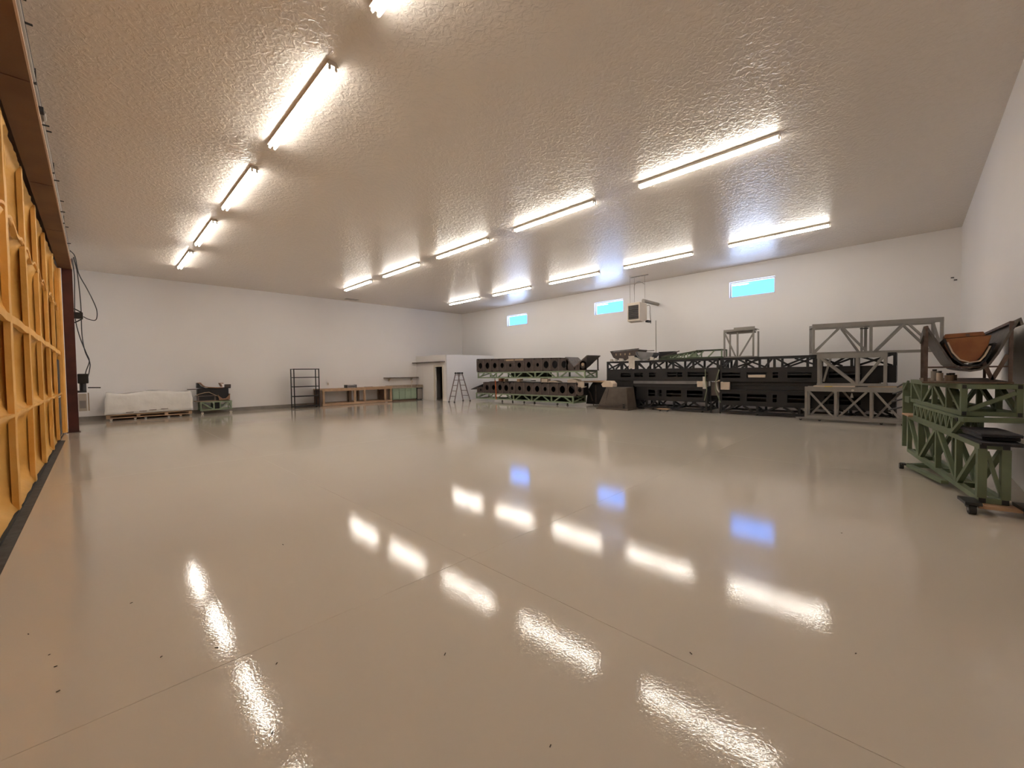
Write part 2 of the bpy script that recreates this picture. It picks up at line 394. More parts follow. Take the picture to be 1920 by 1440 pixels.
# opener gear behind column
t = thing('cable_bracket', 'black triangular bracket bolted to the dark red column', 'bracket', (-.365, 16.9, 3.27))
MB().bar((0, 0, .2), (.15, 0, .1), .03).build('arm', 'blkplastic', t); MB().bar((0, 0, -.2), (.15, 0, -.08), .03).build('arm', 'blkplastic', t)
MB().box((0, -.06, -.08), (.17, .06, .1)).build('block', 'blkplastic', t)
t = thing('door_motor', 'black door motor hanging on cables beside the dark red column', 'motor', (-.24, 17.0, 1.35))
MB().box((-.12, -.1, -.0), (.1, .1, .28)).build('housing', 'blkplastic', t, bevel=.02)
MB().cyl((-.02, 0, -.2), (-.02, 0, 0), .07, 12).build('gearbox', 'darksteel', t)
MB().cyl((.08, 0, -.12), (.34, 0, -.13), .016, 8).build('lever', 'blkplastic', t)
MB().box((-.15, -.02, -.26), (.05, .02, -.2)).build('bracket', 'darksteel', t)
t = thing('control_box', 'pale grey control box under the black motor beside the column', 'box', (-.27, 17.0, .56))
MB().box((-.09, -.06, 0), (.08, .06, .5)).build('body', 'heater', t, bevel=.006); MB().box((-.07, -.068, .08), (.06, -.06, .3)).build('cover', 'greymetal', t)
MB().box((.1, -.02, 0), (.125, .02, .52)).build('side_rail', 'tan', t)
for k, (pts, lab) in enumerate([
    ([(-.40, 16.9, 5.1), (-.30, 16.95, 4.95), (-.245, 17, 4.5), (-.10, 17, 4.1), (.02, 17, 3.75), (.09, 17, 3.45), (.06, 17, 3.2), (-.08, 17, 3.2), (-.19, 17, 3.27)], 'black cable looping widely out from the dark red column'),
    ([(-.36, 17, 4.9), (-.33, 17, 4.4), (-.345, 17, 3.8), (-.35, 17, 3.2), (-.28, 17, 2.7), (-.17, 17, 2.25), (-.11, 17, 2.0), (-.18, 17, 1.72), (-.2, 17, 1.62)], 'black cable hanging down to the door motor, left strand'),
    ([(-.33, 17.05, 4.95), (-.27, 17.05, 4.5), (-.23, 17.05, 3.6), (-.235, 17.05, 2.8), (-.19, 17.05, 2.3), (-.1, 17.05, 1.95), (-.12, 17.05, 1.7), (-.15, 17.05, 1.55)], 'black cable hanging down to the door motor, right strand')]):
    tag(MB().path(pts, .012).build('hanging_cable', 'cable', smooth=True), lab, 'cable', 'cables beside the column')

# ------------------------------------------------------------------ ceiling lights
def strip_light():
    t = thing('strip_light', '', 'ceiling light')
    mb = MB(); mb.prism([(-.045, .10), (.045, .10), (.066, .052), (.066, .044), (-.066, .044), (-.066, .052)], 'y', 0, 2.44); mb.build('housing', 'white', t)
    for y0 in (.02, 1.235):
        for sx in (-.037, .037):
            MB().cyl((sx, y0+.012, 0.014), (sx, y0+1.175, .014), .0175, 10).build('tube', 'tube', t, smooth=False)
    for y in (0, 1.212, 2.42):
        for sx in (-.037, .037):
            MB().prism([(sx-.012, .05), (sx+.012, .05), (sx+.016, .0), (sx, -.014), (sx-.016, 0)], 'y', y, y+.02).build('lamp_holder', 'white', t)
    return t
proto = strip_light()
far_ends = [17.90, 14.46, 10.96, 7.48, 3.98]
rowx = [(2.127, 'left row, nearest the foam door'), (7.84, 'middle row'), (13.56, 'right row, nearest the window wall')]
nth = ['farthest', 'second farthest', 'middle', 'second nearest', 'nearest']
first = True
for x, rn in rowx:
    for k, y in enumerate(far_ends):
        o = proto if first else copy_tree(proto); first = False
        o.location = (x, y-2.44, 5.19)
        o['label'] = 'lit white twin-tube ceiling strip light, %s of the %s' % (nth[k], rn)
        o['group'] = 'fluorescent strip lights on the ceiling'
t = thing('ceiling_vent', 'small grey ceiling grille close to the far wall', 'vent', (9.15, 20.2, ZC))
mb = MB(); mb.box((-.33, -.17, -.012), (.33, -.14, 0)); mb.box((-.33, .14, -.012), (.33, .17, 0)); mb.box((-.33, -.14, -.012), (-.30, .14, 0)); mb.box((.30, -.14, -.012), (.33, .14, 0)); mb.build('frame', 'greymetal', t)
for k in range(6): MB().bar((-.30, -.11+k*.045, -.006), (.30, -.11+k*.045, -.006), .03, .005).build('slat', 'greymetal', t)
MB().box((-.30, -.14, -.003), (.30, .14, -.001)).build('backing', 'darksteel', t)

# ------------------------------------------------------------------ truss builder (local x along, y away from viewer, z up)
def caster(t, x, y, z, r=.05, m='rubber', plate='greymetal'):
    c = MB().box((x-.045, y-.035, z-.012), (x+.045, y+.035, z)).build('caster', plate, t)
    mb = MB(); mb.bar((x+.01, y-.022, z-.01), (x+.02, y-.022, r), .02, .006); mb.bar((x+.01, y+.022, z-.01), (x+.02, y+.022, r), .02, .006); mb.build('fork', plate, c)
    MB().cyl((x+.02, y-.015, r), (x+.02, y+.015, r), r, 14).build('wheel', m, c)
def truss(t, L, W, z0, z1, posts, diags, m, tb=.05, top=None, bdiags=None, cross=True, endx=True, x0=0):
    """posts: s positions; diags: (s_bottom, s_top)"""
    top = top or tb
    for y in (tb/2, W-tb/2):
        MB().bar((x0, y, z0+tb/2), (x0+L, y, z0+tb/2), tb).build('bottom_chord', m, t)
        MB().bar((x0, y, z1-top/2), (x0+L, y, z1-top/2), tb, top).build('top_chord', m, t)
        for s in posts:
            s = min(max(s, x0+tb/2), x0+L-tb/2)
            MB().bar((s, y, z0+tb), (s, y, z1-top), tb*.98).build('post', m, t)
        dg = diags if (y < W/2 or bdiags is None) else bdiags
        for sb, st in dg:
            d_ = 1 if st > sb else -1
            MB().bar((sb, y, z0+tb), (st, y, z1-top), tb*.85).build('brace', m, t)
    if cross:
        for s in posts:
            s = min(max(s, x0+tb/2), x0+L-tb/2)
            for z in (z0+tb/2, z1-top/2):
                MB().bar((s, tb, z), (s, W-tb, z), tb*.96).build('cross_bar', m, t)
    if endx:
        for s in (x0+tb/2, x0+L-tb/2):
            MB().bar((s, tb, z0+tb), (s, W-tb, z1-top), tb*.8).build('end_brace', m, t)

RW = -PI/2    # local frame for stacks along the window wall: x -> -Y, y -> +X

# ------------------------------------------------------------------ green stack with brown moulds
def S(y, y0): return y0-y
Y0 = 16.62
gx = 14.2
t = thing('green_truss', 'sage green steel truss cart on the floor under the brown moulds', 'truss', (gx, Y0, 0), RW, 'sage green trusses under the brown moulds')
P = [16.62, 15.13, 13.83, 12.64, 11.46, 10.26]
dg = [(S(a-.15, Y0), S(a-.48, Y0)) for a in P[:-1]]+[(S(b_+.15, Y0), S(b_+.48, Y0)) for b_ in P[1:]]
truss(t, 6.36, .95, .12, .44, [S(p, Y0) for p in P], dg, 'green', .06, bdiags=dg[:1]+dg[-1:])
MB().box((1.75, .90, .13), (6.3, .915, .43)).build('added_dark_back', 'darkgreen', t); MB().box((1.75, .06, .12), (6.3, .9, .135)).build('added_dark_floor', 'darkgreen', t)  # added dark sheets, so the space inside the truss looks dark
for s in (1.9, 3.4, 5.4):
    caster(t, s, .1, .12, .05); caster(t, s, .85, .12, .05)
t = thing('green_truss', 'sage green steel truss holding up the top brown mould', 'truss', (gx, 16.45, 0), RW, 'sage green trusses under the brown moulds')
P = [16.43, 15.04, 13.72, 12.41, 11.11, 9.66]; Y1 = 16.45
dg = [(S(a-.15, Y1), S(a-.48, Y1)) for a in P[:-1]]+[(S(b_+.15, Y1), S(b_+.48, Y1)) for b_ in P[1:]]
truss(t, 6.80, .95, 1.20, 1.52, [S(p, Y1) for p in P], dg, 'green', .06, bdiags=dg[:1]+dg[-1:])

MB().box((1.6, .90, 1.21), (4.3, .915, 1.51)).build('added_dark_back', 'darkgreen', t)  # another added sheet, darkens the inside of the upper truss

def rib_plate(t, x, z0, z1, w, hy, hz, r, m='brown', th=.03, name='rib_plate'):
    """plate facing local -x..+x with an oval hole (local y,z)"""
    n = 12; hole = [(hy+r*math.cos(2*PI*k/n+.26), hz+r*1.25*math.sin(2*PI*k/n+.26)) for k in range(n)]
    outer = []
    for k in range(n):
        a = 2*PI*k/n+.26; c, s_ = math.cos(a), math.sin(a)
        tx = ((w-hy) if c > 0 else hy)/max(abs(c), 1e-6); tz = ((z1-hz) if s_ > 0 else (hz-z0))/max(abs(s_), 1e-6)
        q = min(tx, tz); outer.append((hy+c*q, hz+s_*q))
    vs = []; fs = []
    for X in (x, x+th):
        vs += [(X, a, b2) for a, b2 in outer]+[(X, a, b2) for a, b2 in hole]
    for k in range(n):
        j = (k+1) % n
        fs += [(k, j, n+j, n+k), (2*n+k, 3*n+k, 3*n+j, 2*n+j), (n+k, n+j, 3*n+j, 3*n+k), (k, 2*n+k, 2*n+j, j)]
    mb = MB(); mb.add(vs, fs); return mb.build(name, m, t)

def front_panel(t, xa, xb, z0, z1, r, m='brown', y=0., th=.025, hz=None):
    n = 12; cx = (xa+xb)/2; hz = hz or (z0+z1)/2
    hole = [(cx+r*math.cos(2*PI*k/n+.26), hz+r*1.1*math.sin(2*PI*k/n+.26)) for k in range(n)]; outer = []
    for k in range(n):
        a = 2*PI*k/n+.26; c, s_ = math.cos(a), math.sin(a)
        q = min((xb-cx)/max(abs(c), 1e-6), ((z1-hz) if s_ > 0 else (hz-z0))/max(abs(s_), 1e-6)); outer.append((cx+c*q, hz+s_*q))
    vs = []; fs = []
    for Y in (y, y+th): vs += [(a, Y, b2) for a, b2 in outer]+[(a, Y, b2) for a, b2 in hole]
    for k in range(n):
        j = (k+1) % n
        fs += [(k, j, n+j, n+k), (2*n+k, 3*n+k, 3*n+j, 2*n+j), (n+k, n+j, 3*n+j, 3*n+k), (k, 2*n+k, 2*n+j, j)]
    mb = MB(); mb.add(vs, fs); return mb.build('rib_panel', m, t)
# top mould
t = thing('brown_mould', 'top dark brown ribbed mould with round holes, grey carpet at its right end', 'mould', (gx, 16.48, 1.52), RW, 'brown ribbed moulds')
plates = [16.48, 15.97, 15.38, 14.86, 14.31, 13.72, 13.10, 12.5, 12.0, 11.5, 11.0, 10.5, 9.93]
holes = [.14, .15, .13, .12, .08, .12, .13, .08, .15, .16, .14, .0, .12]
W_ = .95
MB().box((0, 0, 0), (6.9, W_, .03)).build('bottom_board', 'brown', t)
for p, r in zip(plates, holes):
    x = 16.48-p; h = .69-.022*x
    if p < 10.8: h = .28 if p > 10.3 else .40
    MB().box((x, .03, .03), (x+.02, W_*(.5 if 10.4 < p < 11.7 or p > 16 or p < 10.1 else .96), h)).build('rib_plate', 'blackmold', t)
    nx_ = 16.48-(plates+[9.60])[plates.index(p)+1]
    if r > 0: front_panel(t, x+.02, nx_, .03, h, max(r, .06), hz=.03+(h-.03)*.47)
    MB().bar((x+.005, -.012, .03), (x+.005, -.012, h), .03, .028).build('rib_edge', 'brownlt', t)
for a_, c_ in zip(plates[1:9], plates[2:10]): MB().box((16.48-a_+.03, W_-.03, .03), (16.48-c_, W_, .56)).build('added_hole_backing', 'blackmold', t)  # added black boards that make the holes read as dark interior
# skin above
cv = [(0, .71), (.9, .685), (2.5, .65), (4.5, .605), (5.5, .585), (5.75, .565), (5.88, .5)]
MB().sheet(cv, 'y', 0, W_, .02).build('top_skin', 'blackmold', t)
cv = [(5.86, .60), (6.02, .36), (6.22, .13), (6.36, .20), (6.6, .42), (6.94, .62)]
MB().sheet([(5.80, .60)]+[(6.0, .44), (6.2, .24), (6.28, .14), (6.4, .22), (6.65, .42), (6.95, .64)], 'y', .03, W_+.03, .03).build('carpet_skin', 'carpet', t)
MB().prism([(6.3, .03), (6.84, .03), (6.84, .56), (6.62, .38), (6.4, .2)], 'y', .0, .02).build('end_panel', 'brown', t)
MB().prism([(5.86, .03), (6.3, .03), (6.2, .22), (6.0, .42), (5.86, .52)], 'y', .0, .02).build('end_panel', 'brown', t)
MB().cyl((6.72, -.004, .26), (6.72, .0, .26), .07, 12).build('end_hole', 'tan', t)
MB().bar((6.25, .0, .14), (6.95, .0, .62), .03, .04).build('skin_edge', 'brownlt', t)
MB().box((6.84, 0, .03), (6.88, .05, .58)).build('end_post', 'brown', t)
MB().box((6.84, W_-.05, .03), (6.88, W_, .58)).build('end_post', 'brown', t)
MB().box((2.1, -.005, .53), (3.35, .003, .61)).build('paper_strip', 'tan', t)
MB().box((2.15, -.006, .46), (2.75, .001, .50)).build('paper_strip', 'brownlt', t)
# lower mould
Y2 = 16.9
t = thing('brown_mould', 'lower dark brown ribbed mould with round holes and a sloping nose at its left', 'mould', (gx, Y2, .44), RW, 'brown ribbed moulds')
MB().box((.35, 0, 0), (6.75, W_, .03)).build('bottom_board', 'brown', t)
plates = [16.48, 15.97, 15.5, 14.98, 14.55, 14.1, 13.72, 13.1, 12.55, 12.05, 11.6, 11.1, 10.6, 10.12]
holes = [.05, .12, .12, .13, .14, .08, .10, .13, .13, .09, .12, .15, .16, .09]
for i, (p, r) in enumerate(zip(plates, holes)):
    x = Y2-p; h = min(.26+.33*x, .60)-.012*max(0, x-2) if i < 4 else .585-.008*x
    if i == 0: h = .30
    MB().box((x, .03, .03), (x+.02, W_*(.5 if i < 3 else .96), h)).build('rib_plate', 'blackmold', t)
    nx_ = Y2-(plates+[9.75])[i+1]; front_panel(t, x+.02, nx_, .03, min(h, .30+.3*x) if i < 2 else h, min(max(r, .06), h*.33), hz=.03+(h-.03)*.47)
    MB().bar((x+.005, -.012, .03), (x+.005, -.012, h), .03, .028).build('rib_edge', 'brownlt', t)
for a_, c_ in zip(plates[2:13], plates[3:14]): MB().box((Y2-a_+.03, W_-.03, .03), (Y2-c_, W_, .54)).build('added_hole_backing', 'blackmold', t)  # added black backing darkens the lower mould's holes too
MB().sheet([(-.12, .17), (.1, .25), (.5, .36), (1.0, .50), (1.45, .60), (2.0, .60), (4.0, .57), (6.3, .55)], 'y', 0, W_, .022).build('top_skin', 'blackmold', t)
MB().sheet([(6.25, .57), (6.5, .45), (6.7, .30), (6.8, .05)], 'y', 0, W_, .03).build('end_skin', 'blackmold', t)

# spacer pieces between the tiers
zt = 1.04
for k, (y, dy, dz, m, lab, cat, nm) in enumerate([
    (14.87, .20, .155, 'orangewood', 'reddish wooden block between the two brown moulds, left one', 'block', 'wooden_block'),
    (14.52, .10, .14, 'tan', 'tan wooden block between the two brown moulds, second from left', 'block', 'wooden_block'),
    (13.60, .18, .15, 'wood', 'tan wooden block between the two brown moulds, third from left', 'block', 'wooden_block'),
    (12.05, .34, .165, 'paper', 'cream foam block between the two brown moulds', 'block', 'foam_block')]):
    o = MB().box((gx+.03, y-dy, zt-.01*k+.005), (gx+.28, y, zt-.01*k+dz)).build(nm, m, bevel=.008)
    tag(o, lab, cat, 'spacer blocks between the moulds')
tag(MB().box((gx+.5, 12.3, 1.03), (gx+.8, 12.5, 1.198)).build('wooden_block', 'wooddk'), 'dark wooden block deep between the two brown moulds', 'block', 'spacer blocks between the moulds')
tag(MB().box((gx+.04, 12.7, 1.06), (gx+.4, 13.35, 1.10)).build('grey_board', 'greysheet'), 'thin grey board lying on the lower brown mould', 'board')
mb = MB(); mb.prism([(11.7, 1.02), (11.1, 1.02), (11.2, 1.07), (11.4, 1.10), (11.65, 1.07)], 'x', gx+.05, gx+.4)
tag(mb.build('cream_pad', 'paper'), 'crumpled cream pad lying beside the foam block on the lower mould', 'pad')
mb = MB(); mb.prism([(10.6, 1.01), (10.15, 1.01), (10.1, 1.12), (10.35, 1.17), (10.6, 1.13)], 'x', gx+.05, gx+.4)
tag(mb.build('cream_pad', 'paper'), 'crumpled cream pad under the right end of the top green truss', 'pad')
mb = MB(); mb.sheet([(10.05, 1.07), (9.95, .95), (9.80, .80), (9.66, .84)], 'x', gx-.05, gx+.12, .03)
mb.box((gx-.05, 9.68, .84), (gx-.006, 9.98, 1.06)); tag(mb.build('paper_pad', 'paper'), 'square cream paper pad hanging off the right end of the lower mould', 'pad')
mb = MB(); mb.bar((gx-.02, 15.06, 1.09), (gx-.025, 15.03, .7), .05, .006); mb.bar((gx-.025, 15.03, .7), (gx-.03, 15.0, .14), .05, .006)
tag(mb.build('orange_strap', 'orange'), 'bright orange webbing strap hanging down the lower brown mould', 'strap')
for k, y in enumerate((15.75, 15.45)):
    tag(MB().cyl((gx+.6, y, .60 if k else .60), (gx+.6, y, 1.198), .025, 8).build('prop_pipe', 'chrome'), 'thin grey prop pipe under the top green truss end, %s of two' % ['left', 'right'][k], 'pipe', 'prop pipes under the top truss')

# dark covered stack to the right of the moulds
t = thing('covered_mould', 'black mould under a dark cover between the green stack and the brown box', 'mould', (15.2, 10.3, 0), RW)
MB().prism([(.0, .05), (2.3, .05), (2.3, .98), (.35, 1.0), (.12, .7)], 'y', 0, .95).build('cover', 'blackmold', t, bevel=.02)
MB().sheet([(-.1, .95), (.1, .75), (.3, .5), (.4, .2)], 'y', -.06, -.01, .05).build('flap', 'brown', t)
for s in (.5, 1.2, 1.9): MB().box((s, -.02, .1), (s+.05, 0, .9)).build('rib', 'brown', t)
for s in (.3, 2.1): caster(t, s, .1, .05, .02); 
tag(MB().box((14.95, 8.7, 1.01), (16.2, 10.4, 1.06)).build('brown_board', 'wood'), 'tan wooden board lying on the dark covered mould', 'board')

# tapered brown box
t = thing('tapered_cover', 'brown-grey tapered plastic cover standing on the floor left of the black stack', 'cover', (13.8, 8.82, 0), RW)
mb = MB(); A = [(0, 0, .06), (1.30, 0, .06), (1.30, .75, .06), (0, .75, .06)]; B_ = [(.34, .1, .86), (1.24, .06, .86), (1.24, .6, .86), (.34, .6, .86)]
mb.add(A+B_, [(0,3,2,1),(4,5,6,7),(0,1,5,4),(1,2,6,5),(2,3,7,6),(3,0,4,7)]); mb.build('body', 'tarp', t, bevel=.02)
MB().box((-.03, -.03, 0), (1.33, .78, .065)).build('skirt', 'tarp', t)
for s0, s1 in ((.36, .46), (.92, .95)):
    mb = MB(); mb.bar((s0, .018, .22), (s1, .075, .8), .035, .012); mb.build('groove_strip', 'brown', t)
mb = MB(); mb.bar((.02, -.012, .15), (.6, -.012, .13), .02, .03); mb.bar((.6, -.012, .13), (1.28, -.012, .2), .02, .03); mb.build('rope', 'brown', t)
MB().box((1.12, -.02, .08), (1.2, .0, .24)).build('latch', 'blkplastic', t)
mb = MB(); mb.prism([(8.66, .86), (8.2, .86), (8.19, 1.0), (8.3, 1.1), (8.56, 1.1), (8.72, .98)], 'x', 13.92, 14.25)
tag(mb.build('cream_bundle', 'paper', bevel=.02), 'folded cream foam bundle on top of the tapered brown cover', 'bundle')

# ------------------------------------------------------------------ black clamshell stacks
bx = 14.65; BW = 1.15
def window_mould(t, L, W, z0, z1, wins, m='blackmold', x0=0):
    """box-like mould: front and back boards with rectangular windows, end boards, skin"""
    for y in (0, W-.03):
        mb = MB(); holed(mb, x0, x0+L, z0, z1, wins if y == 0 else [], lambda ua, ub, va, vb: mb.box((ua, y, va), (ub, y+.03, vb)))
        mb.build('side_board', m, t)
    for x in (x0, x0+L/3, x0+2*L/3, x0+L-.03):
        MB().box((x, .03, z0+.01), (x+.03, W-.03, z1-.01)).build('end_board', m, t)
    for wn in wins:
        MB().box((wn[0]-.03, -.008, wn[3]), (wn[1]+.03, 0, wn[3]+.02)).build('window_lip', m, t)
YB = 8.9
# left lower
t = thing('black_truss', 'black steel truss cart at the floor of the left black stack', 'truss', (bx, 7.6, 0), RW, 'black trusses')
P = [.10, .41, 1.46, 2.58]
truss(t, 2.62, BW, .07, .42, P, [(.33, .1), (.54, .76), (1.26, .9), (1.6, 1.93), (2.5, 2.11)], 'black', .062)
for s in (.6, 2.4): caster(t, s, .1, .07, .03)
t = thing('black_mould', 'lower black mould with window cutouts in the left black stack', 'mould', (bx, 7.6, 0), RW, 'black moulds with window cutouts')
wins = [(.49, .75, .52, .76), (.86, 1.01, .52, .76), (1.19, 1.73, .52, .76), (1.93, 2.47, .52, .76)]
window_mould(t, 2.62, BW, .42, .86, wins)
MB().box((-.05, -.03, .86), (2.64, BW, .89)).build('flange', 'blackmold', t)
MB().box((-.05, .08, .60), (2.6, BW-.05, .63)).build('shell', 'blackmold', t)
t = thing('black_mould', 'upper black mould with window cutouts in the left black stack', 'mould', (bx, YB, 0), RW, 'black moulds with window cutouts')
wins = [(.64, 1.08, 1.24, 1.40), (1.22, 1.57, 1.24, 1.40), (1.82, 2.08, 1.24, 1.40), (2.52, 3.07, 1.24, 1.41), (3.26, 3.95, 1.24, 1.41)]
window_mould(t, 4.28, BW, 1.13, 1.49, wins)
MB().box((0, -.03, 1.095), (4.28, BW, 1.13)).build('flange', 'blackmold', t)
MB().box((0, .08, 1.30), (4.28, BW-.05, 1.33)).build('shell', 'blackmold', t)
t = thing('black_truss', 'black steel truss on top of the left black stack, under green junk', 'truss', (bx, YB, 0), RW, 'black trusses')
P = [0, .69, 1.34, 2.02, 2.74, 3.45, 4.28]
truss(t, 4.28, BW, 1.49, 1.87, P, [(.33, .08), (.95, .72), (.4, .66), (1.62, 1.38), (1.05, 1.3), (2.3, 2.04), (1.75, 1.98), (2.5, 2.72), (3.1, 2.76), (3.2, 3.42), (3.8, 3.48), (3.9, 4.2)], 'black', .062,
      bdiags=[(.2, .6), (1.1, .75), (1.5, 1.9), (2.6, 2.1), (2.9, 3.3), (4.1, 3.6)])
t = thing('gap_sheet', 'long grey rolled sheet in the gap of the left black stack', 'sheet', (bx, 7.72, .89), RW)
MB().box((.0, .0, .10), (2.38, .02, .21)).build('sheet', 'greysheet', t); MB().box((0, .02, 0), (2.38, .5, .1)).build('core', 'blackmold', t)
t = thing('support_block', 'black support block between the halves of the left black stack', 'block', (bx+.02, 8.6, .0), RW)
MB().box((0, 0, 0), (.85, .8, 1.09)).build('body', 'blackmold', t); MB().box((.1, -.01, .2), (.7, 0, .8)).build('panel', 'black', t)
t = thing('furniture_dolly', 'tiny pale wooden dolly on the floor in front of the left black stack', 'dolly', (14.3, 6.62, 0), RW)
MB().box((0, 0, .07), (.42, .2, .10)).build('deck', 'wood', t)
for s in (.08, .36): caster(t, s, .05, .07, .03)
# right stack, runs on behind the grey frames
YR = 4.57
t = thing('black_truss', 'black steel truss cart at the floor of the right black stack', 'truss', (bx, YR, 0), RW, 'black trusses')
truss(t, 4.3, BW, .06, .36, [.03, 1.1, 2.2, 3.3, 4.27], [(.17, .47), (.97, .69), (1.28, 1.6), (2.1, 1.8), (2.3, 2.6), (3.2, 2.9), (3.4, 3.7), (4.2, 3.9)], 'black', .062)
for s in (1.05, 2.9): caster(t, s, .06, .06, .03)
t = thing('black_mould', 'lower black mould with window cutouts in the right black stack', 'mould', (bx, YR, 0), RW, 'black moulds with window cutouts')
window_mould(t, 4.3, BW, .36, .78, [(.06, .6, .45, .68), (.8, 1.35, .45, .68), (1.52, 1.63, .45, .68), (1.9, 2.5, .45, .68), (2.8, 3.6, .45, .68)])
MB().box((0, -.03, .78), (4.3, BW, .81)).build('flange', 'blackmold', t); MB().box((0, .08, .55), (4.3, BW-.05, .58)).build('shell', 'blackmold', t)
t = thing('black_mould', 'upper black mould with window cutouts in the right black stack', 'mould', (bx, YR, 0), RW, 'black moulds with window cutouts')
window_mould(t, 4.3, BW, 1.11, 1.47, [(.06, .61, 1.20, 1.38), (.80, 1.35, 1.20, 1.38), (1.52, 1.66, 1.20, 1.38), (1.9, 2.5, 1.20, 1.38), (2.8, 3.6, 1.2, 1.38)])
MB().box((0, -.03, 1.075), (4.3, BW, 1.11)).build('flange', 'blackmold', t); MB().box((0, .08, 1.28), (4.3, BW-.05, 1.31)).build('shell', 'blackmold', t)
t = thing('black_truss', 'black steel truss on top of the right black stack', 'truss', (bx, YR, 0), RW, 'black trusses')
truss(t, 4.3, BW, 1.47, 1.87, [.03, .5, 1.16, 1.56, 2.4, 2.6, 3.4, 4.27], [(.2, .06), (.4, .5), (1.0, .55), (.65, 1.1), (1.3, 1.5), (2.0, 1.6), (1.75, 2.35), (2.9, 3.3), (3.2, 2.65), (3.5, 4.2)], 'black', .062,
      bdiags=[(.1, .9), (1.1, .5), (1.7, 2.4), (2.6, 1.9), (2.8, 3.4), (4.2, 3.5)])
t = thing('gap_core', 'black shell filling the gap of the right black stack', 'mould', (bx+.08, 4.5, .812), RW)
MB().box((0, 0, 0), (3.9, .9, .14)).build('body', 'blackmold', t); MB().box((0, -.02, .14), (3.9, .9, .262)).build('upper_body', 'black', t, bevel=.01)
# spacers with straps
t = thing('foam_block', 'square cream foam spacer at the right end of the left black stack', 'block', (bx-.06, 5.3, .89), RW, 'cream foam spacers in the black stacks')
MB().box((0, 0, 0), (.29, .3, .2)).build('body', 'paper', t, bevel=.01); MB().box((.2, -.02, -.06), (.30, .0, .36)).build('wrap', 'whitecloth', t)
t = thing('foam_block', 'cream foam spacer wrapped in paper at the left end of the right black stack', 'block', (bx-.06, 4.56, .815), RW, 'cream foam spacers in the black stacks')
MB().box((.02, 0, 0), (.30, .1, .25)).build('body', 'paper', t, bevel=.01)
MB().sheet([(.0, .3), (-.1, .25), (-.06, .0), (0, -.08)], 'y', -.02, .2, .03).build('wrap', 'whitecloth', t)
t = thing('tan_sheet', 'dull tan panel standing in the gap between the two black stacks', 'panel', (bx+.12, 4.57+.36, .6), RW)
MB().box((.04, 0, .0), (.31, .03, .46)).build('board', 'brownlt', t); MB().box((.015, -.01, -.6), (.04, .04, .48)).build('edge_post', 'black', t); MB().box((.31, -.01, -.6), (.335, .04, .48)).build('edge_post', 'black', t)
for lab, pts in (('olive webbing strap hanging down the right end of the left black stack', [(bx-.1, 5.01, 1.5), (bx-.1, 5.0, 1.1), (bx-.1, 4.96, .8), (bx-.1, 5.04, .42)]),
                 ('olive webbing strap hanging down the left end of the right black stack', [(bx-.11, 4.56, 1.48), (bx-.11, 4.67, 1.1), (bx-.11, 4.68, .8), (bx-.11, 4.52, .38)])):
    mb = MB()
    for a, c in zip(pts[:-1], pts[1:]): mb.bar(a, c, .03, .006, up=(1, 0, 0))
    tag(mb.build('webbing_strap', 'strapgreen'), lab, 'strap', 'olive straps on the black stacks')
tag(MB().box((bx-.05, 3.24, 1.215), (bx+.03, 3.72, 1.30)).build('cream_stick', 'paper', bevel=.01), 'cream foam stick lying in a cutout of the right black stack', 'stick')

# junk on the left black stack, resting on z = 1.87
ZT = 1.872
t = thing('trough_mould', 'dark ribbed trough-shaped shell on top of the left black stack', 'mould', (14.85, 8.82, ZT+.02), RW)
MB().sheet([(.0, .38), (.12, .16), (.3, .06), (.55, .02), (.85, .06), (1.1, .2), (1.22, .42)], 'y', 0, .7, .02).build('shell', 'blackmold', t)
mb = MB(); mb.add([(0, 0, .36), (1.22, 0, .43), (1.1, 0, .2), (.85, 0, .06), (.55, 0, .02), (.3, 0, .06), (.12, 0, .16), (0, .02, .36), (1.22, .02, .43), (1.1, .02, .2), (.85, .02, .06), (.55, .02, .02), (.3, .02, .06), (.12, .02, .16)],
                  [tuple(range(7)), tuple(range(13, 6, -1))]+[(i, (i+1) % 7, 7+(i+1) % 7, 7+i) for i in range(7)]); mb.build('end_wall', 'brown', t)
for k in range(4): MB().box((.22+k*.2, -.012, .22), (.27+k*.2, 0, .30)).build('tab', 'tan', t)
MB().bar((-.02, -.01, .385), (1.24, -.01, .45), .03).build('rim', 'blkplastic', t)
t = thing('half_round_shell', 'grey half-round shell on the left black stack beside the dark trough', 'mould', (14.75, 7.68, ZT), RW)
cv = [(.38+.36*math.cos(a), .36-.33*math.sin(a)) for a in [PI-.0-k*(PI-.2)/8 for k in range(9)]]
cv = [(x, .36-abs(.36-z)) for x, z in cv]
MB().sheet(cv, 'y', .0, .5, .015).build('shell', 'greysheet', t)
MB().box((.0, 0, .35), (.76, .03, .375)).build('rim', 'brown', t)
mb = MB(); mb.prism([(x, z) for x, z in cv], 'y', .10, .115); mb.build('bulkhead', 'greysheet', t)
t = thing('cloth', 'white cloth draped over the edge of the left black stack', 'cloth', (14.6, 7.95, ZT), RW)
MB().sheet([(-.03, .19), (.015, .19), (.03, 0), (.035, -.3)], 'x', .05, .3, .01).build('fall', 'whitecloth', t)
mb = MB(); mb.prism([(-.1, .01), (.5, .01), (.42, .08), (.2, .15), (.05, .1)], 'y', .04, .3); mb.build('heap', 'whitecloth', t)
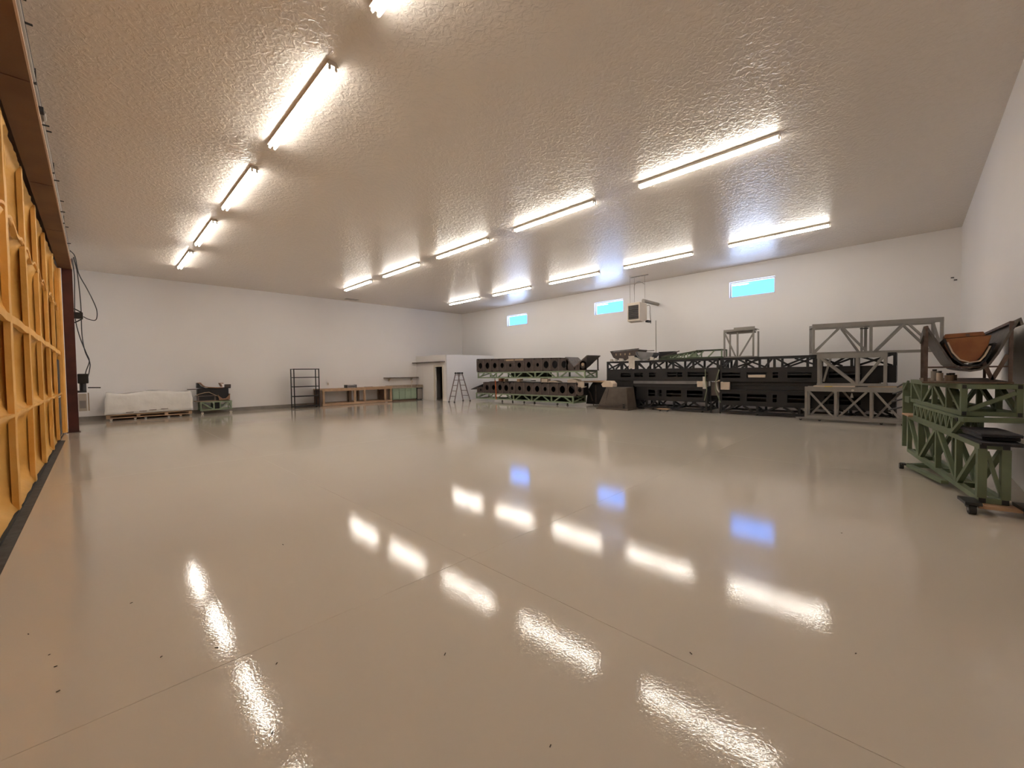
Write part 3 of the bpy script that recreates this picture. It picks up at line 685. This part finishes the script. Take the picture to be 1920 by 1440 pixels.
for k, (y, x, w_, h_) in enumerate([(8.72, 14.7, .12, .1), (8.3, 14.72, .2, .12), (6.99, 14.68, .14, .13), (6.83, 14.7, .12, .08), (6.26, 15.3, .14, .1), (6.0, 15.32, .12, .08), (8.52, 14.68, .1, .1)]):
    mb = MB(); mb.prism([(y-w_/2, ZT), (y+w_/2, ZT), (y+w_*.35, ZT+h_), (y-w_*.2, ZT+h_*.9)], 'x', x, x+.12)
    tag(mb.build('foam_offcut', 'whitecloth'), 'white foam offcut %s on left black stack' % ['left of the dark trough', 'under the dark trough', 'right of the grey half-round shell', 'left of the green ramp', 'behind the foot of the green ramp', 'behind the middle of the green ramp', 'under left end of the dark trough'][k], 'offcut', 'white foam offcuts')
tag(MB().box((15.3, 6.4, ZT), (15.6, 7.0, ZT+.33)).build('dark_case', 'blackmold', bevel=.01), 'dark flat case standing behind the grey half-round shell', 'case')
t = thing('green_ramp', 'dark green tapered steel frame lying on top of the left black stack', 'frame', (14.72, 6.72, ZT), RW)
MB().bar((0, 0, .03), (2.2, 0, .03), .05).build('bottom_chord', 'darkgreen', t); MB().bar((.1, 0, .09), (1.4, 0, .27), .05).build('top_chord', 'darkgreen', t)
MB().bar((0, .5, .03), (2.2, .5, .03), .05).build('bottom_chord', 'darkgreen', t); MB().bar((.1, .5, .09), (1.4, .5, .27), .05).build('top_chord', 'darkgreen', t)
for s in (.45, .75, 1.05, 1.35, 2.18):
    for y in (0, .5): MB().bar((s, y, .05), (s, y, min(.08+.14*s, .28)), .04).build('post', 'green', t)
for s in (.5, .8, 1.08, 1.4, 1.75):
    MB().bar((s, 0, .05), (s+.2, 0, min(.1+.14*s, .26)), .035).build('brace', 'green', t)
MB().box((1.36, -.04, .27), (2.19, .56, .30)).build('deck', 'darkgreen', t)
MB().bar((.05, .1, .12), (.72, .1, .30), .03).build('loose_bar', 'brown', t)
MB().prism([(1.1, .06), (1.4, .06), (1.3, .2), (1.18, .2)], 'y', .02, .2).build('gusset', 'green', t)

# ------------------------------------------------------------------ grey frames
t = thing('grey_trestle', 'small grey square trestle on top of the right black stack', 'frame', (14.78, 4.50, ZT), RW)
Lg = .90
for x in (.02, Lg-.02):
    for y in (.02, .62): MB().bar((x, y, 0), (x, y, .86), .045).build('post', 'grey', t)
MB().bar((.42, .02, .04), (.42, .02, .82), .045).build('post', 'grey', t)
MB().bar((.04, .02, .80), (.36, .02, .04), .04).build('brace', 'grey', t); MB().bar((.48, .02, .04), (.90, .02, .80), .04).build('brace', 'grey', t)
MB().bar((0, .02, .02), (Lg, .02, .02), .045).build('rail', 'grey', t); MB().bar((0, .62, .02), (Lg, .62, .02), .045).build('rail', 'grey', t)
for k in range(4): MB().box((.0 if k < 2 else .3, k*.165, .86+(.0 if k < 2 else .06)), (Lg, k*.165+.15, .93+(.0 if k < 2 else .0))).build('deck_plank', 'grey', t)
MB().box((.32, -.03, .88), (Lg+.03, -.005, .98)).build('deck_edge', 'grey', t)
for k in range(3): MB().bar((.05, .15+k*.15, .83), (Lg-.05, .15+k*.15, .83), .04, .05).build('joist', 'grey', t)

ang = math.atan2(-.966, .26)
t = thing('grey_truss', 'long grey steel frame on top of the stacks at the right, highest and angled', 'frame', (14.45, 2.03, ZT), ang, 'grey steel frames')
Lf, Wf = 2.72, .62
truss(t, Lf, Wf, 0, .87, [.03, 1.3, 2.69], [(.06, .62), (1.2, .68), (1.42, 1.98), (2.6, 2.05)], 'grey', .06, .12, bdiags=[(.0+.08, .7), (1.15, .75), (1.5, 2.05), (2.62, 2.1)])
MB().bar((1.2, Wf-.1, .06), (1.2, Wf-.1, .75), .05).build('post', 'grey', t)
MB().bar((1.12, .3, .7), (1.3, .3, .7), .03).build('pin', 'darksteel', t)
t = thing('grey_truss', 'grey steel frame in the middle of the right grey pile', 'frame', (14.12, 1.88, .995), RW, 'grey steel frames')
truss(t, 1.45, .5, 0, .874, [.04, .86, 1.41], [(.8, .09), (.92, 1.36)], 'grey', .06, .12)
MB().bar((.1, .45, .1), (.26, .45, .8), .05).build('brace', 'grey', t)
t = thing('cream_board', 'thin cream board under the middle grey frame', 'board', (14.08, 1.95, .965), RW)
MB().box((.0, .0, 0), (.9, .5, .028)).build('board', 'paper', t); MB().box((.25, -.004, .002), (.42, 0, .02)).build('tape', 'yellow', t)
MB().box((1.15, .05, 0), (1.83, .5, .028)).build('board', 'tan', t)
t = thing('grey_truss', 'lowest grey steel frame on casters at the right end of the window wall', 'frame', (14.1, 2.15, 0), RW, 'grey steel frames')
truss(t, 2.07, .53, .09, .965, [.03, .69, 1.42, 2.04], [(.62, .09), (.76, 1.33), (1.98, 1.5)], 'grey', .06, .13, bdiags=[(.09, .62), (1.3, .8), (1.5, 1.98)])
MB().box((-.2, -.05, .06), (2.05, .02, .089)).build('skid', 'grey', t)
for s in (-.12, .32, 1.6, 2.0): caster(t, s, .03, .06, .03)
MB().cyl((1.05, -.02, .88), (1.05, .0, .88), .03).build('knob', 'chrome', t); MB().prism([(1.0, .68), (1.07, .68), (1.045, .8), (1.025, .8)], 'y', -.02, -.005).build('tag_plate', 'grey', t)
tag(MB().box((14.2, -.0, .967), (14.5, .09, 1.02)).build('grey_box', 'greymetal'), 'small pale box on the right corner of the lowest grey frame', 'box')

# ------------------------------------------------------------------ near right green pile: local x from far end (s=3.1) toward near end, y toward the wall
a10 = math.radians(10); PX, PY = 6.25, -.505
RG = a10+PI
def G(s, y=0.): return (PX+math.cos(a10)*s, PY+math.sin(a10)*s)
SL = 3.1
def gthing(name, label, cat, s_far, z=0, off=0., group=None):
    x, y = G(s_far); x += math.sin(a10)*off; y -= math.cos(a10)*off
    return thing(name, label, cat, (x, y, z), RG, group)
grp = 'green trusses by the near right wall'
t = gthing('green_truss', 'tall green truss on dollies at the bottom of the near right pile', 'truss', SL, 0, 0, grp)
q = lambda s: SL-s
truss(t, SL, .21, .095, .70, [q(0), q(.72), q(1.52), q(2.4), q(3.1)], [(q(.70), q(.08)), (q(.76), q(1.48)), (q(2.34), q(1.58)), (q(2.44), q(3.05))], 'olive', .055, endx=False)
for s in (.0, .0):
    pass
for y in (-.001, .155):
    for z in (.095, .645): MB().box((SL-.002, y+.004, z+.004), (SL+.004, y+.052, z+.05)).build('end_cap', 'blkplastic', t)
MB().bar((SL-.03, .06, .62), (SL-.03, .17, .15), .03).build('end_brace', 'olive', t)
for y in (.024, .186): MB().box((SL-.062, y-.033, .15), (SL+.001, y+.033, .645)).build('end_post', 'olive', t)
# dollies
t = gthing('wheel_dolly', 'wooden dolly with black caster plates under the near end of the green pile', 'dolly', -.06, 0, 0)
MB().box((-.14, -.02, .06), (.04, .27, .092)).build('board', 'wood', t)
for y in (-.13, .25):
    MB().box((-.14, y, .095), (.10, y+.12, .125)).build('caster_plate', 'blkplastic', t)
    mb = MB(); mb.prism([(-.1, .095), (.08, .095), (.05, .055), (-.03, .05)], 'y', y+.03, y+.09); c = mb.build('caster', 'blkplastic', t)
    MB().cyl((.06, y+.03, .047), (.06, y+.08, .047), .047, 16).build('wheel', 'rubber', c)
    MB().cyl((.06, y+.026, .047), (.06, y+.084, .047), .018, 10).build('hub', 'chrome', c)
t = gthing('wheel_dolly', 'flat green outrigger dolly with a caster at the far end of the green pile', 'dolly', 2.0, 0, .02)
MB().bar((.0, .2, .068), (.0, -.20, .068), .06, .04).build('cross_rail', 'olive', t); MB().bar((.05, -.19, .068), (1.0, -.04, .068), .07, .04).build('side_rail', 'olive', t)
MB().bar((-.25, .1, .068), (.02, -.20, .068), .04, .04).build('side_rail', 'olive', t)
c = MB().box((-.06, -.27, .06), (.03, -.22, .088)).build('caster', 'darksteel', t); MB().cyl((-.02, -.285, .042), (-.02, -.24, .042), .042, 16).build('wheel', 'rubber', c)
c = MB().box((-.03, .12, .04), (.05, .20, .048)).build('caster', 'darksteel', t); MB().cyl((.01, .14, .024), (.01, .18, .024), .024, 16).build('wheel', 'rubber', c)
# mats between tiers
for k, (z, off, m, l0) in enumerate([(.702, .0, 'carpetdk', .95), (.745, .03, 'darksteel', .8), (.785, .01, 'carpetdk', .88)]):
    t = gthing('folded_mat', ['bottom dark mat on top of the tall green truss', 'middle dark mat in the small stack on the tall green truss', 'upper dark mat under the long green beam'][k], 'mat', .62, z, 0, 'mats on the tall green truss')
    MB().sheet([(0, .018), (.25, .022), (.45, .018), (l0*.7, .02), (l0*.72, .012)], 'y', .0+off, .29, .028).build('sheet', m, t)
# L2 thin truss
t = gthing('green_truss', 'thin zigzag green truss in the middle of the near right pile', 'truss', 2.6, 0, -.02, grp)
l2 = 1.85; st = .23
P = [k*st for k in range(9)]
truss(t, l2, .25, .705, .925, P, [(x+.02, x+st*.5) for x in P[:-1]]+[(x-.02, x-st*.45) for x in P[1:]], 'olive', .035, endx=False)
MB().bar((l2-.02, .01, .72), (l2+.32, .01, .90), .035).build('end_strut', 'olive', t)
MB().bar((l2, .01, .905), (l2+.36, .01, .905), .035).build('end_rail', 'olive', t)
MB().bar((l2+.38, -.02, .905), (l2+.30, .46, .905), .08, .05).build('end_beam', 'olive', t)
MB().box((l2+.335, -.062, .885), (l2+.42, -.055, .925)).build('end_cap', 'blkplastic', t)
# L3 box truss
t = gthing('green_truss', 'box-shaped green truss at the top of the near right pile', 'truss', 2.9, 0, -.0, grp)
l3 = 2.35; W3 = .46
truss(t, l3, W3, .93, 1.285, [.03, .65, 1.2, 1.8, 2.32], [(.6, .1), (.7, 1.15), (1.72, 1.25), (2.28, 1.86)], 'olive', .05, .06, endx=False)
MB().bar((l3-.03, .05, .99), (l3-.03, W3-.05, 1.19), .04).build('end_brace', 'olive', t)
for y in (.0, W3-.05):
    for z in (.935, 1.235): MB().box((l3-.001, y+.006, z), (l3+.004, y+.04, z+.042)).build('end_cap', 'blkplastic', t)
# far end brackets and clamps
t = gthing('clamp_bracket', 'green bracket with protruding pipe clamps at the far end of the near right pile', 'bracket', 3.35, .70, -.02)
MB().box((0, 0, 0), (.05, .3, .52)).build('plate', 'olive', t); MB().box((.05, .02, .2), (.35, .1, .3)).build('box', 'olive', t)
MB().bar((.0, .03, 0), (.0, .03, -.55), .05).build('leg', 'olive', t)
for k, (z, dy) in enumerate([(.04, -.22), (.18, -.16), (.32, -.14), (.44, -.06)]):
    MB().cyl((.0, .02, z+.07), (-.13, dy*.7, z), .013, 8).build('pipe_clamp', 'darksteel', t)
MB().bar((.02, .02, .4), (.3, .02, .55), .03).build('strut', 'olive', t)
t = gthing('tan_board', 'small tan board jammed under the bracket in the green pile', 'board', 3.2, .70, -.03)
MB().box((0, -.02, .0), (.45, .12, .02)).build('board', 'wood', t)
# plywood sheet + saddle; near end of L3 is around (6.98, -.42)
tag(MB().box((6.93, -.80, 1.288), (9.3, -.10, 1.305)).build('plywood_sheet', 'oldply'), 'brown dirty plywood sheet on top of the near right green pile', 'plywood')
t = thing('saddle_stand', 'rusty steel saddle stand with a carpet sling on the near right green pile', 'stand', (7.0, 0, 1.306))
yl, yr = -.13, -.785
for x in (.04, 2.25):
    MB().bar((x, yl, 0), (x, yl, .64), .036).build('post', 'rust', t); MB().bar((x, yr, 0), (x, yr, .66), .03).build('post', 'rust', t)
    MB().bar((x, yl, .17), (x, yr, .17), .018).build('cross_rail', 'rust', t)
MB().bar((.0, yl, .65), (2.3, yl, .65), .035).build('top_rail', 'rust', t); MB().bar((.0, yr, .65), (2.3, yr, .65), .03).build('top_rail', 'rust', t)
MB().bar((.05, yr+.13, .02), (.05, yr+.2, .24), .035).build('brace', 'rust', t); MB().bar((.05, yr+.13, .02), (.05, yr+.02, .3), .035).build('brace', 'rust', t)
cv = [(-.10, .55), (-.105, .665), (-.14, .675), (-.18, .58), (-.24, .46), (-.30, .33), (-.355, .22), (-.42, .155), (-.49, .135), (-.56, .15), (-.62, .20), (-.68, .32), (-.73, .45), (-.78, .58), (-.82, .68), (-.85, .70), (-.87, .62)]
MB().sheet(cv, 'x', .02, 2.3, -.022).build('carpet_sling', 'carpet', t)
cvi = [(-.27, .50), (-.31, .37), (-.36, .26), (-.43, .19), (-.49, .17), (-.56, .185), (-.60, .23), (-.645, .33), (-.68, .43)]
MB().sheet(cvi, 'x', -.015, .9, .02).build('rubber_liner', 'carpetdk', t)
MB().sheet([(-.30, .46), (-.34, .34), (-.40, .25), (-.48, .215), (-.56, .23), (-.60, .29), (-.64, .40)], 'x', -.02, .7, .014).build('cloth_liner', 'paper', t)
t = thing('varnished_wood', 'reddish-orange varnished wooden piece cradled in the carpet sling', 'wood piece', (7.02, -.47, 1.53))
MB().prism([(.19, .28), (.185, .2), (.13, .06), (.04, -.005), (-.05, -.005), (-.10, .06), (-.15, .18), (-.175, .30)], 'x', 0, .5).build('bowl', 'orangewood', t, bevel=.01)
MB().prism([(.19, .285), (-.13, .30), (-.115, .345), (.185, .335)], 'x', .01, .45).build('lid', 'orangewood', t, bevel=.006)
MB().box((-.0, -.01, .30), (.01, .02, .325)).build('plug', 'oldply', t)
# clutter behind the left post of the saddle
for k, (x, y, z, m, nm, lab, cat, dims) in enumerate([
    (7.35, -.26, 1.306, 'paper', 'plastic_bottle', 'small cream bottle on the plywood behind the rusty post', 'bottle', (.03, .10)),
    (7.55, -.22, 1.306, 'greymetal', 'plastic_bottle', 'small grey bottle on the plywood behind the rusty post', 'bottle', (.035, .12)),
    (7.4, -.34, 1.306, 'tan', 'small_jar', 'small tan jar on the plywood under the carpet sling', 'jar', (.04, .07)),
    (7.7, -.38, 1.306, 'oldply', 'small_jar', 'small brown jar on the plywood under the carpet sling', 'jar', (.045, .07))]):
    t = thing(nm, lab, cat, (x, y, z)); MB().cyl((0, 0, 0), (0, 0, dims[1]), dims[0], 14).build('body', m, t, smooth=False)
    MB().cyl((0, 0, dims[1]), (0, 0, dims[1]+.025), dims[0]*.6, 12).build('cap', 'blkplastic', t)

# ------------------------------------------------------------------ unit heater
t = thing('unit_heater', 'beige box unit heater hanging near the window wall with black louvres', 'heater', (15.0, 7.62, 3.42))
mb = MB(); mb.prism([(0, .04), (0, .76), (.62, .76), (.62, .10), (.3, 0)], 'y', 0, .53); mb.build('cabinet', 'heater', t, bevel=.008)
MB().box((-.004, .05, .11), (.0, .48, .66)).build('grille_back', 'blkplastic', t)
for k in range(8): MB().bar((-.02, .05, .145+k*.07), (-.02, .48, .145+k*.07), .03, .012, up=(.5, 0, 1)).build('louvre', 'brownlt', t)
MB().cyl((.62, .26, .3), (.78, .26, .3), .2, 18, .15).build('fan_cowl', 'heater', t)
mb = MB(); mb.cyl((.5, .1, .76), (.5, .1, .90), .06, 14); mb.cyl((.5, .1, .88), (1.62, .0, .84), .07, 14); mb.build('flue_pipe', 'greymetal', t, smooth=False)
MB().box((.64, -.04, .02), (.9, .08, .10)).build('gas_valve', 'darksteel', t); MB().path([(.66, .06, .68), (.86, 0, .7), (.88, 0, .4), (.95, 0, .05), (.95, 0, -.02)], .012).build('gas_pipe', 'greymetal', t)
for y, x in ((.44, .06), (.48, .5), (.03, .5)): MB().cyl((x, y, .76), (x, y, ZC-3.42), .008, 6).build('hanger_rod', 'greymetal', t)
t = thing('ceiling_strut', 'thin grey strut on the ceiling above the unit heater', 'strut', (15.4, 7.45, ZC))
MB().box((-.02, 0, -.03), (.02, .75, 0)).build('channel', 'greymetal', t)
for k in range(5): MB().box((-.008, .1+k*.13, -.032), (.008, .16+k*.13, -.03)).build('slot', 'darksteel', t)
tag(MB().path([(15.5, 8.1, 4.6), (15.5, 8.1, 4.95), (15.5, 7.95, 5.08), (15.5, 7.75, 5.02), (15.5, 7.67, 4.95)], .01).build('heater_cable', 'greymetal', smooth=True), 'thin grey cable arching above the unit heater', 'cable')
tag(MB().cyl((XW-.014, 7.73, 1.9), (XW-.014, 7.73, 3.6), .012, 8).build('wall_conduit', 'greymetal'), 'thin vertical conduit on the window wall below the heater', 'pipe')
for k, (y, z) in enumerate([(-.80, 3.93), (-.86, 3.86)]):
    tag(MB().box((XW-.03, y-.03, z-.012), (XW, y+.03, z+.012)).build('wall_bolt', 'blkplastic'), ['upper black bolt on the window wall near the right corner', 'lower black bolt on the window wall near the right corner'][k], 'bolt', 'black wall bolts')

# ------------------------------------------------------------------ far wall furniture
# wrapped pallet
t = thing('wrapped_pallet', 'long pallet load wrapped in white plastic by the far wall', 'pallet', (.22, 19.93, 0))
Lp, Wp = 2.36, .78
for y in (0, Wp/2-.04, Wp-.08): MB().box((0, y, .07), (Lp, y+.08, .10)).build('bottom_board', 'wood', t)
for x in (0, .78, 1.55, Lp-.1):
    for y in (0, Wp-.08): MB().box((x, y, .10), (x+.1, y+.08, .17)).build('block', 'wood', t)
for k in range(5): MB().box((0, k*.16, .17), (Lp, k*.16+.135, .20)).build('deck_board', 'wood', t)
for s in (.1, .72, 1.0, 1.65, 2.0, 2.3): caster(t, s, .05, .07, .035, 'white'); 
import bmesh
def blob(name, m, parent, x0, x1, y0, y1, z0, z1, seed, amp=.03, nx=28, ny=8, nzv=8):
    bm = bmesh.new(); grid = {}
    def pt(i, j, k):
        if (i, j, k) in grid: return grid[(i, j, k)]
        u, v, w_ = i/nx, j/ny, k/nzv; x = x0+(x1-x0)*u; y = y0+(y1-y0)*v; z = z0+(z1-z0)*w_
        ex = 1-(abs(2*u-1)**10)*.25*w_*.15; 
        cx, cy = (x0+x1)/2, (y0+y1)/2
        sh = 1-.05*w_**3; x = cx+(x-cx)*sh; y = cy+(y-cy)*(1-.12*w_**3)
        n = noise.noise_vector(Vector((x*2.6+seed, y*3, z*4)))*amp + noise.noise_vector(Vector((x*8+seed, y*9, z*10)))*amp*.4
        if k == 0: n.z = 0
        grid[(i, j, k)] = bm.verts.new((x+n.x, y+n.y, z+n.z+(.04*math.sin(u*9+seed)*w_**4)))
        return grid[(i, j, k)]
    for i in range(nx):
        for j in range(ny):
            for k in (0, nzv): bm.faces.new([pt(i, j, k), pt(i+1, j, k), pt(i+1, j+1, k), pt(i, j+1, k)])
    for i in range(nx):
        for k in range(nzv):
            for j in (0, ny): bm.faces.new([pt(i, j, k), pt(i+1, j, k), pt(i+1, j, k+1), pt(i, j, k+1)])
    for j in range(ny):
        for k in range(nzv):
            for i in (0, nx): bm.faces.new([pt(i, j, k), pt(i, j+1, k), pt(i, j+1, k+1), pt(i, j, k+1)])
    bmesh.ops.recalc_face_normals(bm, faces=bm.faces); me = D.meshes.new(name); bm.to_mesh(me); bm.free()
    me.materials.append(M[m]); 
    for p in me.polygons: p.use_smooth = True
    o = D.objects.new(name, me); COL.objects.link(o); o.parent = parent; return o
blob('plastic_wrap', 'plastic', t, -.03, Lp+.03, -.03, Wp-.02, .215, .98, 3.)
for k, s in enumerate((.5, .85, 1.12, 1.45)): MB().box((s, -.06, .255+.02*k), (s+.2, -.03, .275+.02*k)).build('lath', 'brownlt', t)

# small green trolley with black load
t = thing('green_trolley', 'small green steel trolley with diagonal braces by the far wall', 'trolley', (2.85, 20.0, 0))
truss(t, 1.06, .55, .15, .50, [.03, .45, .66, 1.03], [(.42, .08), (.70, 1.0)], 'green', .045)
for s in (.05, 1.0): caster(t, s, .05, .15, .045, 'white')
MB().box((.44, .2, .17), (.68, .4, .45)).build('motor', 'blkplastic', t)
for s in (.42, .70): MB().cyl((s, .0, .44), (s, .03, .44), .03, 10).build('roller', 'chrome', t)
t = thing('black_casing', 'black open casing with a pale front frame on the green trolley', 'casing', (2.72, 20.02, .505))
MB().box((.0, .1, 0), (1.14, .5, .03)).build('tray', 'tan', t); MB().box((.0, .0, .0), (.72, .1, .02)).build('lip', 'tan', t)
MB().box((.1, .06, .03), (1.1, .5, .52)).build('body', 'black', t, bevel=.02)
mb = MB(); holed(mb, .06, .66, .03, .24, [(.11, .60, .05, .21)], lambda ua, ub, va, vb: mb.box((ua, .03, va), (ub, .058, vb))); mb.build('front_frame', 'brownlt', t)
MB().sheet([(-.02, .25), (.12, .32), (.30, .37), (.44, .38), (.6, .28), (.74, .2)], 'y', -.01, .04, .022).build('arched_trim', 'tan', t)
MB().sheet([(.74, .25), (.78, .12), (.86, .07), (.98, .09), (1.08, .2), (1.12, .28)], 'y', -.01, .3, .03).build('brown_pad', 'copper', t)
MB().prism([(.74, .22), (.76, .04), (1.13, .05), (1.13, .24), (1.0, .1), (.88, .09)], 'y', 0, .03).build('brown_pad', 'copper', t)
t = thing('leather_saddle', 'brown and black curved saddle shape on top of the black casing', 'saddle', (2.78, 20.0, 1.03))
MB().sheet([(.03, .23), (.12, .235), (.18, .15), (.26, .08), (.4, .05), (.7, .03), (.86, .03)], 'y', 0, .34, .03).build('leather_top', 'copper', t)
MB().sheet([(.80, .05), (.76, .14), (.74, .20), (.86, .20)], 'y', 0, .34, .03).build('leather_top', 'copper', t)
MB().prism([(.0, .02), (.0, .22), (.05, .22), (.12, .1), (.3, .0), (.3, -.02)], 'y', .03, .3).build('side', 'black', t)
MB().box((.3, .1, -.02), (1.12, .32, .02)).build('base', 'black', t); MB().box((.94, .06, .02), (1.12, .3, .14)).build('rear_block', 'brown', t)
tag(MB().box((2.5, 20.1, .99), (2.76, 20.3, 1.02)).build('thin_board', 'brownlt'), 'thin brown board end sticking out left of the saddle', 'board')

# black wire shelf
t = thing('shelf_rack', 'empty black five-shelf metal rack by the far wall', 'rack', (6.22, 19.8, 0))
for x in (.02, 1.1):
    for y in (.02, .43): MB().box((x-.018, y-.018, 0), (x+.018, y+.018, 1.80)).build('post', 'black', t)
for z in (.06, .52, .96, 1.38, 1.76): MB().box((.0, .0, z), (1.12, .45, z+.035)).build('shelf', 'black', t)
# workbench
t = thing('workbench', 'long low pine-framed workbench along the far wall', 'workbench', (7.5, 19.93, 0))
Lb, Wb = 3.65, .80
MB().box((-.12, -.02, .78), (Lb, Wb, .83)).build('top', 'wood', t)
MB().box((0, 0, .70), (Lb-.02, .04, .78)).build('apron', 'wood', t)
MB().box((0, 0, .02), (Lb-.02, .06, .12)).build('bottom_rail', 'wood', t); MB().box((0, Wb-.06, .02), (Lb-.02, Wb, .12)).build('bottom_rail', 'wood', t)
for x in (0.02, 1.55, 2.05, 3.20, Lb-.12):
    MB().box((x, 0, .12), (x+.09, .09, .70)).build('leg', 'wood', t); MB().box((x, Wb-.09, .12), (x+.09, Wb, .78)).build('leg', 'wooddk', t)
MB().box((-.10, .05, .04), (-.02, Wb, .77)).build('side_panel', 'wooddk', t); MB().box((Lb-.35, .12, .12), (Lb-.15, Wb-.1, .7)).build('side_panel', 'wooddk', t)
MB().box((1.42, .3, .12), (1.54, .36, .78)).build('divider', 'wooddk', t)
t = thing('toolbox', 'small grey box with dark ends on top of the workbench', 'box', (8.72, 20.1, .832))
MB().box((.06, 0, 0), (.5, .25, .14)).build('body', 'greysheet', t, bevel=.01); MB().box((0, .0, 0), (.06, .25, .15)).build('end', 'blkplastic', t); MB().box((.5, 0, 0), (.54, .25, .15)).build('end', 'blkplastic', t)
MB().box((.1, -.006, .05), (.46, .0, .08)).build('band', 'darksteel', t)
tag(MB().box((9.75, 20.1, .832), (10.15, 20.3, .85)).build('flat_tool', 'oldply'), 'flat brown offcut lying on the workbench right of the box', 'offcut')
# cabinets
t = thing('base_cabinet', 'mint green kitchen base cabinet by the far wall', 'cabinet', (11.28, 20.12, 0))
MB().box((0, .03, .08), (1.5, .64, .70)).build('body', 'mint', t); MB().box((.02, .08, 0), (1.5, .6, .08)).build('toe_kick', 'wooddk', t)
for k in range(4):
    x = .02+k*.372
    d_ = MB().box((x, .0, .10), (x+.35, .028, .53)).build('door', 'mint', t, bevel=.004)
    MB().box((x+.05, -.004, .15), (x+.3, 0.0, .48)).build('door_panel', 'mint', d_); MB().cyl((x+.31, -.02, .42), (x+.31, 0, .42), .01, 8).build('knob', 'chrome', d_)
    d_ = MB().box((x, .0, .56), (x+.35, .028, .68)).build('drawer', 'mint', t, bevel=.004); MB().cyl((x+.17, -.02, .62), (x+.17, 0, .62), .01, 8).build('knob', 'chrome', d_)
t = thing('mini_fridge', 'grey under-counter fridge with a dark top at the end of the cabinets', 'fridge', (12.82, 20.12, 0))
MB().box((0, .03, .03), (.36, .62, .70)).build('body', 'blkplastic', t); MB().box((.01, .0, .05), (.33, .03, .64)).build('door', 'greymetal', t, bevel=.006); MB().box((.01, .005, .65), (.35, .03, .69)).build('trim', 'blkplastic', t)
MB().box((.03, .1, 0), (.06, .13, .03)).build('foot', 'blkplastic', t); MB().box((.3, .1, 0), (.33, .13, .03)).build('foot', 'blkplastic', t)
t = thing('countertop', 'tan countertop with low backsplash over the cabinets and fridge', 'countertop', (11.2, 20.08, .702))
MB().box((0, 0, 0), (2.0, .67, .04)).build('slab', 'counter', t); MB().box((0, .65, .04), (2.0, .69, .16)).build('backsplash', 'counter', t); MB().box((1.97, .02, .04), (2.0, .65, .16)).build('backsplash', 'counter', t)
t = thing('faucet', 'small pale faucet on the countertop', 'faucet', (12.72, 20.55, .742))
MB().cyl((0, 0, 0), (0, 0, .02), .04, 12).build('base', 'white', t); MB().path([(0, 0, .02), (0, 0, .25), (0, -.03, .31), (0, -.1, .31), (0, -.14, .27)], .018).build('spout', 'white', t, smooth=True)
t = thing('wall_shelf', 'long thin grey-brown wall shelf above the mint cabinets', 'shelf', (11.1, 20.47, 1.26))
MB().box((0, 0, 0), (2.05, .30, .045)).build('board', 'brownlt', t)
for x in (.3, 1.7): MB().prism([(.30, 0), (.05, 0), (.30, -.18)], 'x', x, x+.02).build('bracket', 'heater', t)
for k, (x, z) in enumerate([(8.1, 1.05), (12.9, 1.05)]):
    t = thing('wall_outlet', ['small white outlet plate on the far wall above the workbench', 'small outlet plate on the far wall above the countertop'][k], 'outlet', (x, YF, z))
    MB().box((-.04, -.008, -.06), (.04, 0, .06)).build('plate', 'white', t); MB().box((-.015, -.011, -.035), (.015, -.008, .035)).build('socket', 'heater', t)

# ladder: two spread flights
t = thing('step_ladder', 'open aluminium multi-position ladder in front of the white partition', 'ladder', (13.38, 17.0, 0), .12)
def rail(pa, pb): MB().bar(pa, pb, .05, .028).build('rail', 'alu', t)
H = 1.48
for side in (-1, 1):
    for y, sp in ((-.20, 1), (.20, 1)):
        # each flight: rails run from the foot out at the side to the hinge
        x_f = side*(.58 if y < 0 else .52); x_t = side*.09
        rail((x_f, y*1.15, .02), (x_t, y*.75, H))
        MB().box((x_f-.03, y*1.15-.03, 0), (x_f+.03, y*1.15+.03, .04)).build('foot', 'blkplastic', t)
    for k in range(1, 6):
        f_ = k/5.3; zz = .02+(H-.02)*f_; xx = side*(.58*(1-f_)+.09*f_); xx2 = side*(.52*(1-f_)+.09*f_); yy = .20*(1.15*(1-f_)+.75*f_)
        MB().bar((xx, -yy, zz), (xx2, yy, zz), .04, .03).build('rung', 'alu', t)
    MB().cyl((side*.085, -.19, H+.01), (side*.085, -.12, H+.01), .045, 14).build('hinge', 'blkplastic', t)
    MB().cyl((side*.085, .12, H+.01), (side*.085, .19, H+.01), .045, 14).build('hinge', 'blkplastic', t)
for y in (-.155, .155): MB().bar((-.085, y, H+.0), (.085, y, H+.0), .03, .04).build('hinge_link', 'blkplastic', t)

# crumbs on the floor
for k, (x, y) in enumerate([(-.32, 3.67), (-.22, 3.31), (-.19, 3.15), (.12, 3.67), (-.17, 2.89), (.2, 2.84), (.42, 2.71), (.61, 2.33), (1.25, 1.75), (1.22, 1.01), (2.72, .19), (4.65, .43), (.47, 1.89), (1.11, 3.94), (2.14, .81)]):
    a = random.random()*6; l = .004+.006*random.random(); mb = MB()
    mb.bar((x-l*math.cos(a), y-l*math.sin(a), .003), (x+l*math.cos(a), y+l*math.sin(a), .004), .004, .003)
    tag(mb.build('floor_crumb', 'crumb'), 'tiny dark crumb on the bare glossy floor', 'crumb', 'tiny dark crumbs on the floor')
